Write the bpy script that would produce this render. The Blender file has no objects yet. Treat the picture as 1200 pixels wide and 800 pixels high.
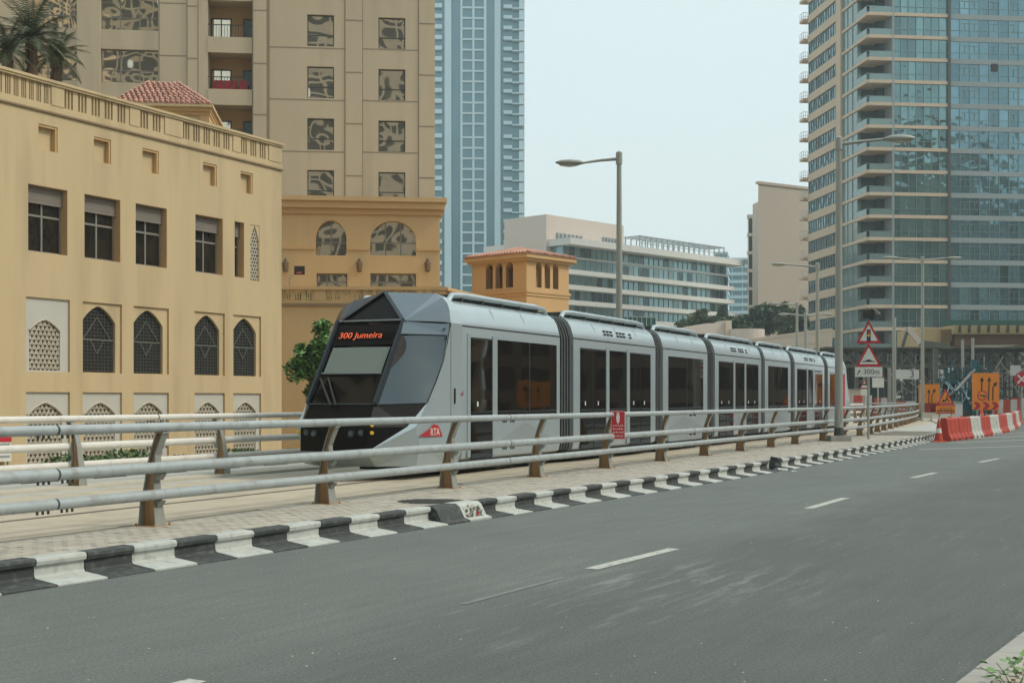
import bpy, math, random
from mathutils import Vector, Matrix
sc = bpy.context.scene
col = sc.collection
R = math.radians

# ------------------------------------------------------------------ camera
E_ = 1.7            # eye height above the road
F = 1560.0          # focal length in photograph pixels (1200 px wide)
CX, CY = 600.0, 468.0
cam = bpy.data.cameras.new('camera')
cam.sensor_width = 36; cam.lens = 36 * F / 1200
cam.shift_y = (CY - 400) / 1200
cam.clip_start = .1; cam.clip_end = 6000
camo = bpy.data.objects.new('camera', cam); col.objects.link(camo)
camo.location = (0, 0, E_); camo.rotation_euler = (R(90), 0, 0)
sc.camera = camo
# ------------------------------------------------------------------ sky and sun
SUN_AZ, SUN_EL = 95, 47      # degrees clockwise from +Y (view direction), elevation
w = bpy.data.worlds.new('World'); sc.world = w; w.use_nodes = True
wn = w.node_tree; wn.nodes.clear()
sky = wn.nodes.new('ShaderNodeTexSky'); sky.sky_type = 'NISHITA'; sky.sun_disc = False
sky.sun_elevation = R(SUN_EL); sky.sun_rotation = R(SUN_AZ)
sky.air_density = 1.6; sky.dust_density = 6.0; sky.ozone_density = 1.6; sky.altitude = 0
bg = wn.nodes.new('ShaderNodeBackground'); bg.inputs[1].default_value = SKY_STRENGTH = .1
mixn = wn.nodes.new('ShaderNodeMix'); mixn.data_type = 'RGBA'; mixn.blend_type = 'MIX'
mixn.inputs['Factor'].default_value = .7
mixn.inputs['B'].default_value = (9.8, 11.3, 11.5, 1)      # the even veil of high haze over the whole sky
wo = wn.nodes.new('ShaderNodeOutputWorld')
wn.links.new(sky.outputs[0], mixn.inputs['A']); wn.links.new(mixn.outputs['Result'], bg.inputs[0])
wn.links.new(bg.outputs[0], wo.inputs[0])
sun = bpy.data.lights.new('sun', 'SUN'); sun.energy = 1.8; sun.angle = R(8); sun.color = (1, .93, .82)
suno = bpy.data.objects.new('sun', sun); col.objects.link(suno)
az, el = R(SUN_AZ), R(SUN_EL)
sdir = Vector((math.sin(az) * math.cos(el), math.cos(az) * math.cos(el), math.sin(el)))
suno.rotation_euler = sdir.to_track_quat('Z', 'Y').to_euler(); suno.location = (0, 0, 200)
vs = sc.view_settings
vs.view_transform = 'Standard'; vs.look = 'None'; vs.gamma = 1; vs.exposure = 0.12
sc.render.film_transparent = False
sc.cycles.max_bounces = 6; sc.cycles.diffuse_bounces = 3; sc.cycles.glossy_bounces = 3
sc.cycles.transmission_bounces = 2; sc.cycles.volume_bounces = 0
sc.cycles.caustics_reflective = False; sc.cycles.caustics_refractive = False
sc.cycles.use_denoising = True
rnd = random.Random(7)

# ------------------------------------------------------------------ helpers
def P(x, y, Y): return Vector(((x - CX) / F * Y, Y, E_ - (y - CY) / F * Y))
def G(x, y, z=0.0):
    return P(x, y, (E_ - z) * F / (y - CY))
def lin(c):
    return tuple((v / 255 / 12.92 if v / 255 <= .04045 else ((v / 255 + .055) / 1.055) ** 2.4) for v in c)

MATS = {}
def mat(name, color, rough=.7, metal=0.0, var=.12, scale=1.5, bump=0.0, bscale=30, streak=False, spec=.5, coat=0.0,
        emit=0.0, island=0.0, dirt=None, dirt_amt=.5, wave=0.0, wscale=1.0, objvar=0.0):
    m = bpy.data.materials.new(name); MATS[name] = m
    m.use_nodes = True; nt = m.node_tree; N = nt.nodes; L = nt.links
    b = N['Principled BSDF']
    b.inputs['Roughness'].default_value = rough; b.inputs['Metallic'].default_value = metal
    b.inputs['Specular IOR Level'].default_value = spec
    if coat: b.inputs['Coat Weight'].default_value = coat; b.inputs['Coat Roughness'].default_value = .05
    geo = N.new('ShaderNodeNewGeometry')
    nz = N.new('ShaderNodeTexNoise'); nz.inputs['Scale'].default_value = scale; nz.inputs['Detail'].default_value = 5
    nz.inputs['Roughness'].default_value = .7
    src = geo.outputs['Position']
    if streak:
        mp = N.new('ShaderNodeMapping'); mp.inputs['Scale'].default_value = (1, 1, .1)
        L.new(src, mp.inputs[0]); L.new(mp.outputs[0], nz.inputs['Vector'])
    else: L.new(src, nz.inputs['Vector'])
    r = N.new('ShaderNodeMapRange'); r.inputs[1].default_value = .25; r.inputs[2].default_value = .75
    r.inputs[3].default_value = 1 - var; r.inputs[4].default_value = 1 + var
    L.new(nz.outputs[0], r.inputs[0]); val = r.outputs[0]
    if island:
        r2 = N.new('ShaderNodeMapRange'); r2.inputs[3].default_value = 1 - island; r2.inputs[4].default_value = 1 + island
        L.new(geo.outputs['Random Per Island'], r2.inputs[0])
        mu = N.new('ShaderNodeMath'); mu.operation = 'MULTIPLY'; L.new(val, mu.inputs[0]); L.new(r2.outputs[0], mu.inputs[1]); val = mu.outputs[0]
    if objvar:
        oi = N.new('ShaderNodeObjectInfo'); r4 = N.new('ShaderNodeMapRange'); r4.inputs[3].default_value = 1 - objvar; r4.inputs[4].default_value = 1 + objvar
        L.new(oi.outputs['Random'], r4.inputs[0]); mu = N.new('ShaderNodeMath'); mu.operation = 'MULTIPLY'; L.new(val, mu.inputs[0]); L.new(r4.outputs[0], mu.inputs[1]); val = mu.outputs[0]
    mx = N.new('ShaderNodeVectorMath'); mx.operation = 'SCALE'; mx.inputs[0].default_value = color[:3]
    L.new(val, mx.inputs['Scale']); out = mx.outputs[0]
    if dirt:
        n2 = N.new('ShaderNodeTexNoise'); n2.inputs['Scale'].default_value = scale * 2.7; n2.inputs['Detail'].default_value = 8
        mp2 = N.new('ShaderNodeMapping'); mp2.inputs['Scale'].default_value = (1, 1, .12 if streak else 1); mp2.inputs['Location'].default_value = (7, 3, 1)
        L.new(src, mp2.inputs[0]); L.new(mp2.outputs[0], n2.inputs['Vector'])
        r3 = N.new('ShaderNodeMapRange'); r3.inputs[1].default_value = .5; r3.inputs[2].default_value = .72; r3.inputs[4].default_value = dirt_amt
        L.new(n2.outputs[0], r3.inputs[0])
        dm = N.new('ShaderNodeMix'); dm.data_type = 'RGBA'; dm.inputs['B'].default_value = (*dirt, 1)
        L.new(r3.outputs[0], dm.inputs['Factor']); L.new(out, dm.inputs['A']); out = dm.outputs['Result']
    L.new(out, b.inputs['Base Color'])
    if bump or wave:
        bn = N.new('ShaderNodeTexNoise'); bn.inputs['Scale'].default_value = wscale if wave else bscale
        bn.inputs['Detail'].default_value = 1 if wave else 4
        L.new(src, bn.inputs['Vector'])
        bp = N.new('ShaderNodeBump'); bp.inputs['Strength'].default_value = 1 if wave else min(1, bump)
        bp.inputs['Distance'].default_value = wave if wave else .01
        L.new(bn.outputs[0], bp.inputs['Height']); L.new(bp.outputs[0], b.inputs['Normal'])
    if emit:
        b.inputs['Emission Color'].default_value = (*color[:3], 1); b.inputs['Emission Strength'].default_value = emit
    return m

class MB:
    """collects faces, then links them as one mesh object"""
    def __init__(s): s.v = []; s.f = []; s.m = []; s.k = 0
    def add(s, vs_, fs, k=None):
        o = len(s.v); s.v += [tuple(p) for p in vs_]
        for f in fs: s.f.append(tuple(i + o for i in f)); s.m.append(s.k if k is None else k)
        return s
    def quad(s, a, b, c, d, k=None): return s.add([a, b, c, d], [(0, 1, 2, 3)], k)
    def poly(s, ps, k=None): return s.add(ps, [tuple(range(len(ps)))], k)
    def box(s, x0, x1, y0, y1, z0, z1, k=None):
        return s.add([(x0, y0, z0), (x1, y0, z0), (x1, y1, z0), (x0, y1, z0), (x0, y0, z1), (x1, y0, z1), (x1, y1, z1), (x0, y1, z1)],
                     [(0, 3, 2, 1), (4, 5, 6, 7), (0, 1, 5, 4), (1, 2, 6, 5), (2, 3, 7, 6), (3, 0, 4, 7)], k)
    def prism(s, poly, p0, p1, A, B, k=None):
        p0, p1, A, B = map(Vector, (p0, p1, A, B)); n = len(poly)
        vs_ = [p0 + A * a + B * b for a, b in poly] + [p1 + A * a + B * b for a, b in poly]
        fs = [tuple(range(n))[::-1], tuple(range(n, 2 * n))] + [(i, (i + 1) % n, n + (i + 1) % n, n + i) for i in range(n)]
        return s.add(vs_, fs, k)
    def bar(s, a, b, wdt, hgt, up=(0, 0, 1), k=None):
        a, b = Vector(a), Vector(b); d = (b - a).normalized(); u = Vector(up)
        sd = d.cross(u)
        if sd.length < 1e-4: sd = d.cross(Vector((1, 0, 0)))
        sd.normalize(); u = sd.cross(d).normalized()
        return s.prism([(-wdt / 2, -hgt / 2), (wdt / 2, -hgt / 2), (wdt / 2, hgt / 2), (-wdt / 2, hgt / 2)], a, b, sd, u, k)
    def tube(s, pts, r, n=8, k=None, caps=True, flat=1.0):
        pts = [Vector(p) for p in pts]; rs = r if isinstance(r, (list, tuple)) else [r] * len(pts)
        rings = []
        for i, p in enumerate(pts):
            t = (pts[min(i + 1, len(pts) - 1)] - pts[max(i - 1, 0)]).normalized()
            ref = Vector((0, 0, 1)) if abs(t.z) < .9 else Vector((1, 0, 0))
            a = t.cross(ref).normalized(); b = a.cross(t).normalized()
            rings.append([p + a * math.cos(2 * math.pi * j / n) * rs[i] + b * math.sin(2 * math.pi * j / n) * rs[i] * flat for j in range(n)])
        vs_ = [q for rg in rings for q in rg]; fs = []
        for i in range(len(pts) - 1):
            for j in range(n):
                fs.append((i * n + j, i * n + (j + 1) % n, (i + 1) * n + (j + 1) % n, (i + 1) * n + j))
        if caps: fs += [tuple(range(n)), tuple(range((len(pts) - 1) * n, len(pts) * n))[::-1]]
        return s.add(vs_, fs, k)
    def wall(s, u0, u1, z0, z1, holes, y=0.0, depth=.25, k=None, rk=None):
        """wall face in the plane y with rectangular holes and their reveals"""
        us = sorted({u0, u1, *[h[0] for h in holes], *[h[1] for h in holes]}); zs = sorted({z0, z1, *[h[2] for h in holes], *[h[3] for h in holes]})
        us = [q for q in us if u0 <= q <= u1]; zs = [q for q in zs if z0 <= q <= z1]
        for i in range(len(us) - 1):
            uc = (us[i] + us[i + 1]) / 2; run = None
            for j in range(len(zs) - 1):
                zc = (zs[j] + zs[j + 1]) / 2
                ins = any(h[0] < uc < h[1] and h[2] < zc < h[3] for h in holes)
                if not ins and run is None: run = zs[j]
                if run is not None and (ins or j == len(zs) - 2):
                    e = zs[j] if ins else zs[j + 1]
                    s.quad((us[i], y, run), (us[i + 1], y, run), (us[i + 1], y, e), (us[i], y, e), k); run = None
        for h in holes:
            a, b, c, d = h[:4]; Y = y + (h[4] if len(h) > 4 else depth); k = rk
            s.quad((a, y, c), (b, y, c), (b, Y, c), (a, Y, c), k); s.quad((a, y, d), (a, Y, d), (b, Y, d), (b, y, d), k)
            s.quad((a, y, c), (a, Y, c), (a, Y, d), (a, y, d), k); s.quad((b, y, c), (b, y, d), (b, Y, d), (b, Y, c), k)
        return s
    def build(s, name, mats, parent=None, loc=None, smooth=False, rotz=None):
        me = bpy.data.meshes.new(name); me.from_pydata(s.v, [], s.f)
        if not isinstance(mats, (list, tuple)): mats = [mats]
        for m in mats: me.materials.append(m)
        if len(mats) > 1: me.polygons.foreach_set('material_index', s.m)
        if smooth: me.polygons.foreach_set('use_smooth', [True] * len(s.f))
        me.update()
        o = bpy.data.objects.new(name, me); col.objects.link(o)
        if parent: o.parent = parent
        if loc is not None: o.location = loc
        if rotz is not None: o.rotation_euler = (0, 0, rotz)
        return o

def smooth_by_angle(o, deg=35):
    me = o.data; me.polygons.foreach_set('use_smooth', [True] * len(me.polygons))
    import bmesh
    bm = bmesh.new(); bm.from_mesh(me); bmesh.ops.remove_doubles(bm, verts=bm.verts, dist=1e-4)
    bmesh.ops.recalc_face_normals(bm, faces=bm.faces)
    for e in bm.edges:
        if len(e.link_faces) == 2 and e.calc_face_angle(0) > R(deg): e.smooth = False
    bm.to_mesh(me); bm.free(); return o

def tag(o, label=None, cat=None, group=None, kind=None):
    if label: o['label'] = label
    if cat: o['category'] = cat
    if group: o['group'] = group
    if kind: o['kind'] = kind
    return o
def empty(name, loc=(0, 0, 0), rz=0.0):
    o = bpy.data.objects.new(name, None); col.objects.link(o); o.location = loc; o.rotation_euler = (0, 0, rz)
    o.empty_display_size = .2; return o
def copy_tree(o, parent=None, loc=None, rz=None):
    c = o.copy(); col.objects.link(c)
    if parent: c.parent = parent
    if loc is not None: c.location = loc
    if rz is not None: c.rotation_euler = (0, 0, rz)
    for ch in [q for q in bpy.data.objects if q.parent == o] if False else KIDS(o): copy_tree(ch, c)
    return c
def KIDS(o): return list(o.children)
def dup(o, parent=None, loc=None, rz=None):
    c = o.copy(); col.objects.link(c)
    if parent: c.parent = parent
    if loc is not None: c.location = loc
    if rz is not None: c.rotation_euler = (0, 0, rz)
    return c

class Fr:
    """a wall frame: local x runs along the wall, y goes into it (away from us), z up"""
    def __init__(s, ox, oy, phi, z=0.0):
        s.o = Vector((ox, oy, z)); a = R(phi); s.d = Vector((math.sin(a), math.cos(a), 0)); s.m = Vector((-math.cos(a), math.sin(a), 0))
        s.rz = math.pi / 2 - a
    def uz(s, x, y, off=0.0):
        k = (x - CX) / F; on = s.o.x * s.m.x + s.o.y * s.m.y
        Y = (off + on) / (k * s.m.x + s.m.y)
        p = Vector((k * Y, Y, E_ - (y - CY) / F * Y)) - s.o
        return p.dot(s.d), p.z
    def u(s, x, off=0.0): return s.uz(x, 400, off)[0]
    def z(s, x, y, off=0.0): return s.uz(x, y, off)[1]
    def rect(s, x0, x1, yt, yb, off=0.0):
        """pixel box with yt, yb measured at x0"""
        return (s.u(x0, off), s.u(x1, off), s.z(x0, yb, off), s.z(x0, yt, off))
    def root(s, name): return empty(name, s.o, s.rz)
    def W(s, u, y, z): return s.o + s.d * u + s.m * y + Vector((0, 0, z))

def text(txt, name, m, parent, size, mw, thick=.002, align='CENTER', loc=None):
    cu = bpy.data.curves.new(name, 'FONT'); cu.body = txt; cu.size = size; cu.extrude = thick; cu.align_x = align; cu.align_y = 'CENTER'
    t = bpy.data.objects.new(name + '_curve', cu); col.objects.link(t)
    me = bpy.data.meshes.new_from_object(t.evaluated_get(bpy.context.evaluated_depsgraph_get()))
    bpy.data.objects.remove(t); me.transform(mw); me.materials.clear(); me.materials.append(m); me.name = name
    o = bpy.data.objects.new(name, me); col.objects.link(o); o.parent = parent
    if loc is not None: o.location = loc
    return o
FACE = Matrix.Rotation(R(90), 4, 'X')     # text standing upright, readable from -y

def arch(u0, u1, zs, zt, n=7, pointed=True):
    """outline of the arch curve from (u0,zs) over the top to (u1,zs)"""
    mid = (u0 + u1) / 2; hw = (u1 - u0) / 2; H = zt - zs; L = []
    for i in range(n + 1):
        t = i / n
        if pointed: L.append((u0 + hw * t, zs + H * (.62 * (1 - (1 - t) ** 2.2) + .38 * t)))
        else: L.append((mid - hw * math.cos(t * math.pi / 2), zs + H * math.sin(t * math.pi / 2)))
    return L + [(2 * mid - a, b) for a, b in L[-2::-1]]
def arch_panel(mb, r, a, zb, y, th, k=None):
    """plate filling rect r=(u0,u1,z0,z1) except the arched hole a (list) whose bottom is at zb"""
    u0, u1, z0, z1 = r; a0, a1 = a[0], a[-1]
    def q(ua, ub, za, zb_): 
        if ub - ua > 1e-4 and zb_ - za > 1e-4: mb.quad((ua, y, za), (ub, y, za), (ub, y, zb_), (ua, y, zb_), k)
    q(u0, a0[0], z0, z1); q(a1[0], u1, z0, z1); q(a0[0], a1[0], z0, zb)
    for p, n_ in zip(a, a[1:]):
        mb.quad((p[0], y, p[1]), (n_[0], y, n_[1]), (n_[0], y, z1), (p[0], y, z1), k)
        mb.quad((p[0], y, p[1]), (p[0], y + th, p[1]), (n_[0], y + th, n_[1]), (n_[0], y, n_[1]), k)
    mb.quad((a0[0], y, zb), (a0[0], y + th, zb), (a0[0], y + th, a0[1]), (a0[0], y, a0[1]), k)
    mb.quad((a1[0], y, zb), (a1[0], y, a1[1]), (a1[0], y + th, a1[1]), (a1[0], y + th, zb), k)
    mb.quad((a0[0], y, zb), (a1[0], y, zb), (a1[0], y + th, zb), (a0[0], y + th, zb), k)
def clip(poly, p, d):
    """interval of the line p+t*d inside the convex polygon"""
    t0, t1 = -1e9, 1e9; n = len(poly); area = sum(poly[i][0] * poly[(i + 1) % n][1] - poly[(i + 1) % n][0] * poly[i][1] for i in range(n))
    sg = 1 if area > 0 else -1
    for i in range(n):
        a, b = poly[i], poly[(i + 1) % n]; nx, nz = -(b[1] - a[1]) * sg, (b[0] - a[0]) * sg
        den = nx * d[0] + nz * d[1]; num = nx * (a[0] - p[0]) + nz * (a[1] - p[1])
        if abs(den) < 1e-9:
            if num > 0: return None
        elif den > 0: t0 = max(t0, num / den)
        else: t1 = min(t1, num / den)
    return (t0, t1) if t1 > t0 + 1e-3 else None
def grille(mb, poly, step, ang, wdt, y0, y1, k=None):
    d = (math.cos(R(ang)), math.sin(R(ang))); n_ = (-d[1], d[0])
    pr = [p[0] * n_[0] + p[1] * n_[1] for p in poly]; c = min(pr) + step / 2
    while c < max(pr):
        p = (n_[0] * c, n_[1] * c); q = clip(poly, p, d)
        if q:
            a = (p[0] + d[0] * q[0], p[1] + d[1] * q[0]); b = (p[0] + d[0] * q[1], p[1] + d[1] * q[1])
            h = (n_[0] * wdt / 2, n_[1] * wdt / 2)
            mb.prism([(0, 0), (1, 0), (1, 1), (0, 1)], (a[0] - h[0], y0, a[1] - h[1]), (b[0] - h[0], y0, b[1] - h[1]),
                     (2 * h[0], 0, 2 * h[1]), (0, y1 - y0, 0), k)
        c += step

# ------------------------------------------------------------------ materials
M = MATS
mat('asphalt_base', (.1, .1, .1))
mat('cream_plaster', (.55, .425, .245), .9, var=.07, scale=.5, bump=.35, bscale=60, streak=True, dirt=(.3, .23, .14), dirt_amt=.36)
mat('ochre_plaster', (.6, .41, .205), .9, var=.07, scale=.4, streak=True, bump=.3, bscale=40, dirt=(.33, .22, .12), dirt_amt=.2)
mat('tower_plaster', (.58, .475, .33), .9, var=.05, scale=.25, streak=True, dirt=(.28, .23, .16), dirt_amt=.34)
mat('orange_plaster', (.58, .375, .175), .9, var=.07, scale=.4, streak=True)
mat('pale_plaster', (.5, .49, .43), .9, var=.05, scale=.8)
mat('lattice_stone', (.5, .46, .36), .85, var=.08, scale=3)
mat('moulding_brown', (.26, .18, .1), .8, var=.1)
mat('groove', (.3, .245, .17), .9, var=.05)
mat('dark_void', (.012, .011, .009), .8, var=.1)
mat('brown_glass', (.02, .017, .013), .04, spec=.5, var=.1, wave=.018, wscale=.9)
mat('wavy_glass', (.70, .61, .47), .03, metal=.9, spec=.3, var=.1, wave=.11, wscale=.4)
mat('window_frame', (.22, .2, .17), .5, var=.05)
mat('shutter', (.2, .17, .14), .6, var=.08)
mat('roof_tile', (.44, .23, .17), .85, var=.2, scale=3, island=.3, dirt=(.55,.42,.33), dirt_amt=.6)
mat('tram_silver', (.43, .505, .53), .28, metal=.35, var=.03, scale=.8, spec=.5, coat=.3, dirt=(.4, .4, .37), dirt_amt=.2, streak=True)
mat('tram_silver_dark', (.36, .41, .42), .3, metal=.3, var=.03, coat=.3)
mat('tram_blue_grey', (.13, .18, .21), .3, metal=.2, var=.04)
mat('brow_glass_sheen', (.125, .165, .19), .08, metal=.35, var=.04, spec=.7)  # black glass with the sky's blue-grey reflection put into its colour
mat('pillar_dark', (.03, .04, .05), .3, var=.05)
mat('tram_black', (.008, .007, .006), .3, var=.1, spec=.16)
mat('screen_glass', (.010, .009, .008), .04, var=.1, spec=.3)
mat('tram_glass', (.011, .009, .007), .03, spec=.55, var=.1, wave=.004, wscale=.8)
mat('nose_glass', (.055, .078, .09), .03, metal=.55, spec=.7, var=.05, wave=.003, wscale=.6)
mat('rubber', (.015, .015, .014), .7, var=.1)
mat('bellows', (.085, .09, .085), .8, var=.12, scale=4)
mat('blind', (.17, .21, .18), .5, var=.04)
mat('led_orange', (.85, .14, .05), .5, emit=1.0, var=0)
mat('red_print', (.42, .02, .03), .5, var=.05)
mat('sign_red', (.5, .02, .035), .45, var=.06)
mat('sign_white', (.72, .72, .66), .45, var=.05, dirt=(.5, .47, .4), dirt_amt=.3)
mat('sign_orange', (.85, .26, .02), .45, var=.05)
mat('sign_black', (.02, .02, .02), .5, var=.05)
mat('sign_yellow', (.8, .5, .04), .45, var=.04)
mat('sign_blue', (.03, .07, .2), .45, var=.04)
mat('galvanised', (.33, .345, .32), .5, metal=.15, var=.1, scale=3, streak=True, dirt=(.25, .2, .14), dirt_amt=.35)
mat('rail_paint', (.37, .41, .41), .42, metal=.1, var=.1, scale=2.5, dirt=(.22, .2, .16), dirt_amt=.55)
mat('rail_white', (.66, .64, .58), .5, var=.08, scale=2, dirt=(.4, .36, .28), dirt_amt=.35)
mat('post_grey', (.27, .28, .25), .6, var=.12, scale=5, streak=True, dirt=(.2, .14, .08), dirt_amt=.5)
mat('post_rust_shade', (.42, .25, .12), .8, var=.22, scale=7, streak=True, dirt=(.24, .12, .05), dirt_amt=.6)  # rusty brown that also holds the warm shade of the web faces
mat('pole_grey', (.34, .35, .31), .5, metal=.1, var=.08, scale=2, streak=True, dirt=(.3, .24, .16), dirt_amt=.3)
mat('concrete', (.36, .35, .31), .9, var=.12, scale=1.5, bump=.5, dirt=(.22, .2, .17), dirt_amt=.4)
mat('pale_concrete', (.5, .46, .37), .9, var=.1, scale=.7, dirt=(.33, .29, .22), dirt_amt=.3)
mat('dark_steel', (.06, .065, .055), .6, metal=.2, var=.2, scale=2)
mat('weathered_steel', (.12, .125, .1), .6, metal=.1, var=.25, scale=2, dirt=(.1, .1, .09), dirt_amt=.5)
mat('beige_steel', (.42, .32, .16), .7, var=.1, scale=.7)
mat('brown_beam', (.17, .1, .045), .7, var=.12, scale=.8)
mat('teal_steel', (.02, .13, .16), .5, var=.2, scale=2)
mat('net_green', (.02, .09, .075), .8, var=.15)
mat('barrier_red', (.46, .045, .025), .55, var=.2, scale=2.5, dirt=(.26, .1, .07), dirt_amt=.8)
mat('barrier_white', (.52, .52, .48), .55, var=.12, scale=2.5, dirt=(.27, .25, .2), dirt_amt=.8)
mat('cone_orange', (.85, .12, .02), .5, var=.08)
mat('bark', (.13, .09, .055), .9, var=.25, scale=8, bump=.6)
mat('leaf_green', (.13, .25, .07), .55, var=.3, scale=3, island=.4, spec=.35)
mat('leaf_olive', (.14, .18, .09), .6, var=.3, scale=1, island=.35, spec=.3)
mat('hedge_leaf', (.1, .16, .06), .6, var=.3, scale=3, island=.4, spec=.3)
mat('leaf_dark', (.085, .13, .07), .6, var=.3, scale=.5, island=.35, spec=.3)
mat('palm_leaf', (.1, .12, .07), .6, var=.2, scale=2, island=.3, spec=.3)
mat('curtain_glass', (.15, .26, .27), .04, metal=.8, objvar=.35, var=.22, scale=.12, spec=.8, wave=.09, wscale=.6)
mat('curtain_glass_blue', (.14, .26, .31), .05, metal=.75, objvar=.3, var=.2, scale=.1, spec=.8, wave=.07, wscale=.5)
mat('deep_glass', (.05, .09, .09), .08, metal=.5, var=.3, scale=.2, wave=.05, wscale=.5)
mat('beige_slab', (.56, .44, .32), .85, var=.05, scale=.2)
mat('grey_slab', (.26, .3, .3), .7, var=.05, scale=.2)
mat('balcony_glass', (.2, .29, .28), .12, metal=.35, var=.1, scale=.5)
mat('far_glass', (.22, .36, .39), .12, metal=.5, var=.2, scale=.08)
mat('far_white', (.62, .62, .58), .85, var=.04, scale=.1)
mat('far_beige', (.55, .47, .38), .9, var=.05, scale=.08)
mat('far_pink', (.6, .52, .45), .9, var=.04, scale=.08)
mat('blue_tower_white', (.48, .63, .68), .8, var=.03, scale=.05)  # far haze is partly put into these pale blue tower colours
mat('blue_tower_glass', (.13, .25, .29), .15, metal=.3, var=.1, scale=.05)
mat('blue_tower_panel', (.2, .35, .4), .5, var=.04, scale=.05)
mat('brown_wall', (.2, .155, .11), .85, var=.1, scale=.2)
mat('skin', (.35, .2, .12), .6)
mat('lamp_glass', (.5, .5, .45), .2)
# ------------------------------------------------------------------ asphalt and paving materials
def asphalt():
    m = bpy.data.materials.new('asphalt'); MATS['asphalt'] = m; m.use_nodes = True
    nt = m.node_tree; N = nt.nodes; L = nt.links; b = N['Principled BSDF']
    b.inputs['Roughness'].default_value = .72; b.inputs['Specular IOR Level'].default_value = .35
    g = N.new('ShaderNodeNewGeometry')
    def noise(scale, detail, rough=.6, mapping=None):
        n = N.new('ShaderNodeTexNoise'); n.inputs['Scale'].default_value = scale; n.inputs['Detail'].default_value = detail
        n.inputs['Roughness'].default_value = rough
        if mapping:
            mp = N.new('ShaderNodeMapping'); mp.vector_type = 'TEXTURE'; mp.inputs['Rotation'].default_value = (0, 0, mapping[0]); mp.inputs['Scale'].default_value = mapping[1]
            L.new(g.outputs['Position'], mp.inputs[0]); L.new(mp.outputs[0], n.inputs['Vector'])
        else: L.new(g.outputs['Position'], n.inputs['Vector'])
        return n.outputs[0]
    def rng(x, a, b_, c, d):
        r = N.new('ShaderNodeMapRange'); r.inputs[1].default_value = a; r.inputs[2].default_value = b_; r.inputs[3].default_value = c; r.inputs[4].default_value = d
        L.new(x, r.inputs[0]); return r.outputs[0]
    def mul(a, c):
        k = N.new('ShaderNodeMath'); k.operation = 'MULTIPLY'; L.new(a, k.inputs[0]); L.new(c, k.inputs[1]); return k.outputs[0]
    rz = R(61.5)
    # distance across the road from the left kerb: the newer surface of the left lane ends at the seam
    dt = N.new('ShaderNodeVectorMath'); dt.operation = 'DOT_PRODUCT'; dt.inputs[1].default_value = (.877, -.48, 0); L.new(g.outputs['Position'], dt.inputs[0])
    wob = noise(.35, 3)
    ad = N.new('ShaderNodeMath'); ad.operation = 'ADD'; L.new(dt.outputs['Value'], ad.inputs[0]); L.new(rng(wob, 0, 1, -.5, .5), ad.inputs[1])
    seam = rng(ad.outputs[0], -9.4 + 3.4, -9.4 + 4.6, 1.0, .76)
    right = rng(ad.outputs[0], -2.5, 1.0, 1.0, .88)
    base = mul(seam, right)
    base = mul(base, rng(noise(.5, 4), .3, .7, .93, 1.07))
    base = mul(base, rng(noise(3, 5, .6, (rz, (6, .45, 1))), .3, .7, .91, 1.09))      # wheel-worn streaks
    base = mul(base, rng(noise(90, 4, .75), .3, .7, .52, 1.48))                        # grain
    base = mul(base, rng(noise(38, 3, .7), .35, .65, .74, 1.26))
    c = N.new('ShaderNodeVectorMath'); c.operation = 'SCALE'; c.inputs[0].default_value = (.130, .144, .131); L.new(base, c.inputs['Scale'])
    # pale chalky scuffs lying along the road
    sc1 = rng(noise(1.6, 8, .72, (rz, (5.5, .5, 1))), .58, .72, 0, .4)
    sc2 = rng(noise(.42, 3), .48, .62, 0, 1)
    mx = N.new('ShaderNodeMix'); mx.data_type = 'RGBA'; mx.inputs['B'].default_value = (.36, .37, .34, 1)
    L.new(mul(sc1, sc2), mx.inputs['Factor']); L.new(c.outputs[0], mx.inputs['A'])
    # remains of a scraped-off marking and a dusty crossing scuff
    last = mx.outputs['Result']
    for cx_, cy_, rad, lo, hi, amt, seed_ in ((1.55, 12.6, 2.1, .50, .66, .75, 0), (.3, 10.6, 1.6, .54, .68, .6, 5), (4.6, 16.5, 2.4, .56, .7, .5, 9), (1.6, 21.5, 2.6, .58, .7, .45, 13)):
        sb = N.new('ShaderNodeVectorMath'); sb.operation = 'DISTANCE'; sb.inputs[1].default_value = (cx_, cy_, 0); L.new(g.outputs['Position'], sb.inputs[0])
        mp = N.new('ShaderNodeMapping'); mp.vector_type = 'TEXTURE'; mp.inputs['Location'].default_value = (seed_, seed_, 0); mp.inputs['Rotation'].default_value = (0, 0, rz); mp.inputs['Scale'].default_value = (2.2, .28, 1)
        n = N.new('ShaderNodeTexNoise'); n.inputs['Scale'].default_value = 1.5; n.inputs['Detail'].default_value = 9; n.inputs['Roughness'].default_value = .75
        L.new(g.outputs['Position'], mp.inputs[0]); L.new(mp.outputs[0], n.inputs['Vector'])
        fac = mul(rng(n.outputs[0], lo, hi, 0, amt), rng(sb.outputs['Value'], rad, rad * .2, 0, 1))
        mz = N.new('ShaderNodeMix'); mz.data_type = 'RGBA'; mz.inputs['B'].default_value = (.3, .315, .29, 1); L.new(fac, mz.inputs['Factor']); L.new(last, mz.inputs['A']); last = mz.outputs['Result']
    # dark oily patches
    m2 = N.new('ShaderNodeMix'); m2.data_type = 'RGBA'; m2.inputs['B'].default_value = (.075, .075, .066, 1)
    L.new(rng(noise(.9, 6, .6, (rz, (3, .8, 1))), .6, .75, 0, .4), m2.inputs['Factor']); L.new(last, m2.inputs['A'])
    L.new(m2.outputs['Result'], b.inputs['Base Color'])
    bp = N.new('ShaderNodeBump'); bp.inputs['Strength'].default_value = .5; bp.inputs['Distance'].default_value = .006
    L.new(noise(140, 3, .7), bp.inputs['Height']); L.new(bp.outputs[0], b.inputs['Normal'])
    return m
asphalt()
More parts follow.
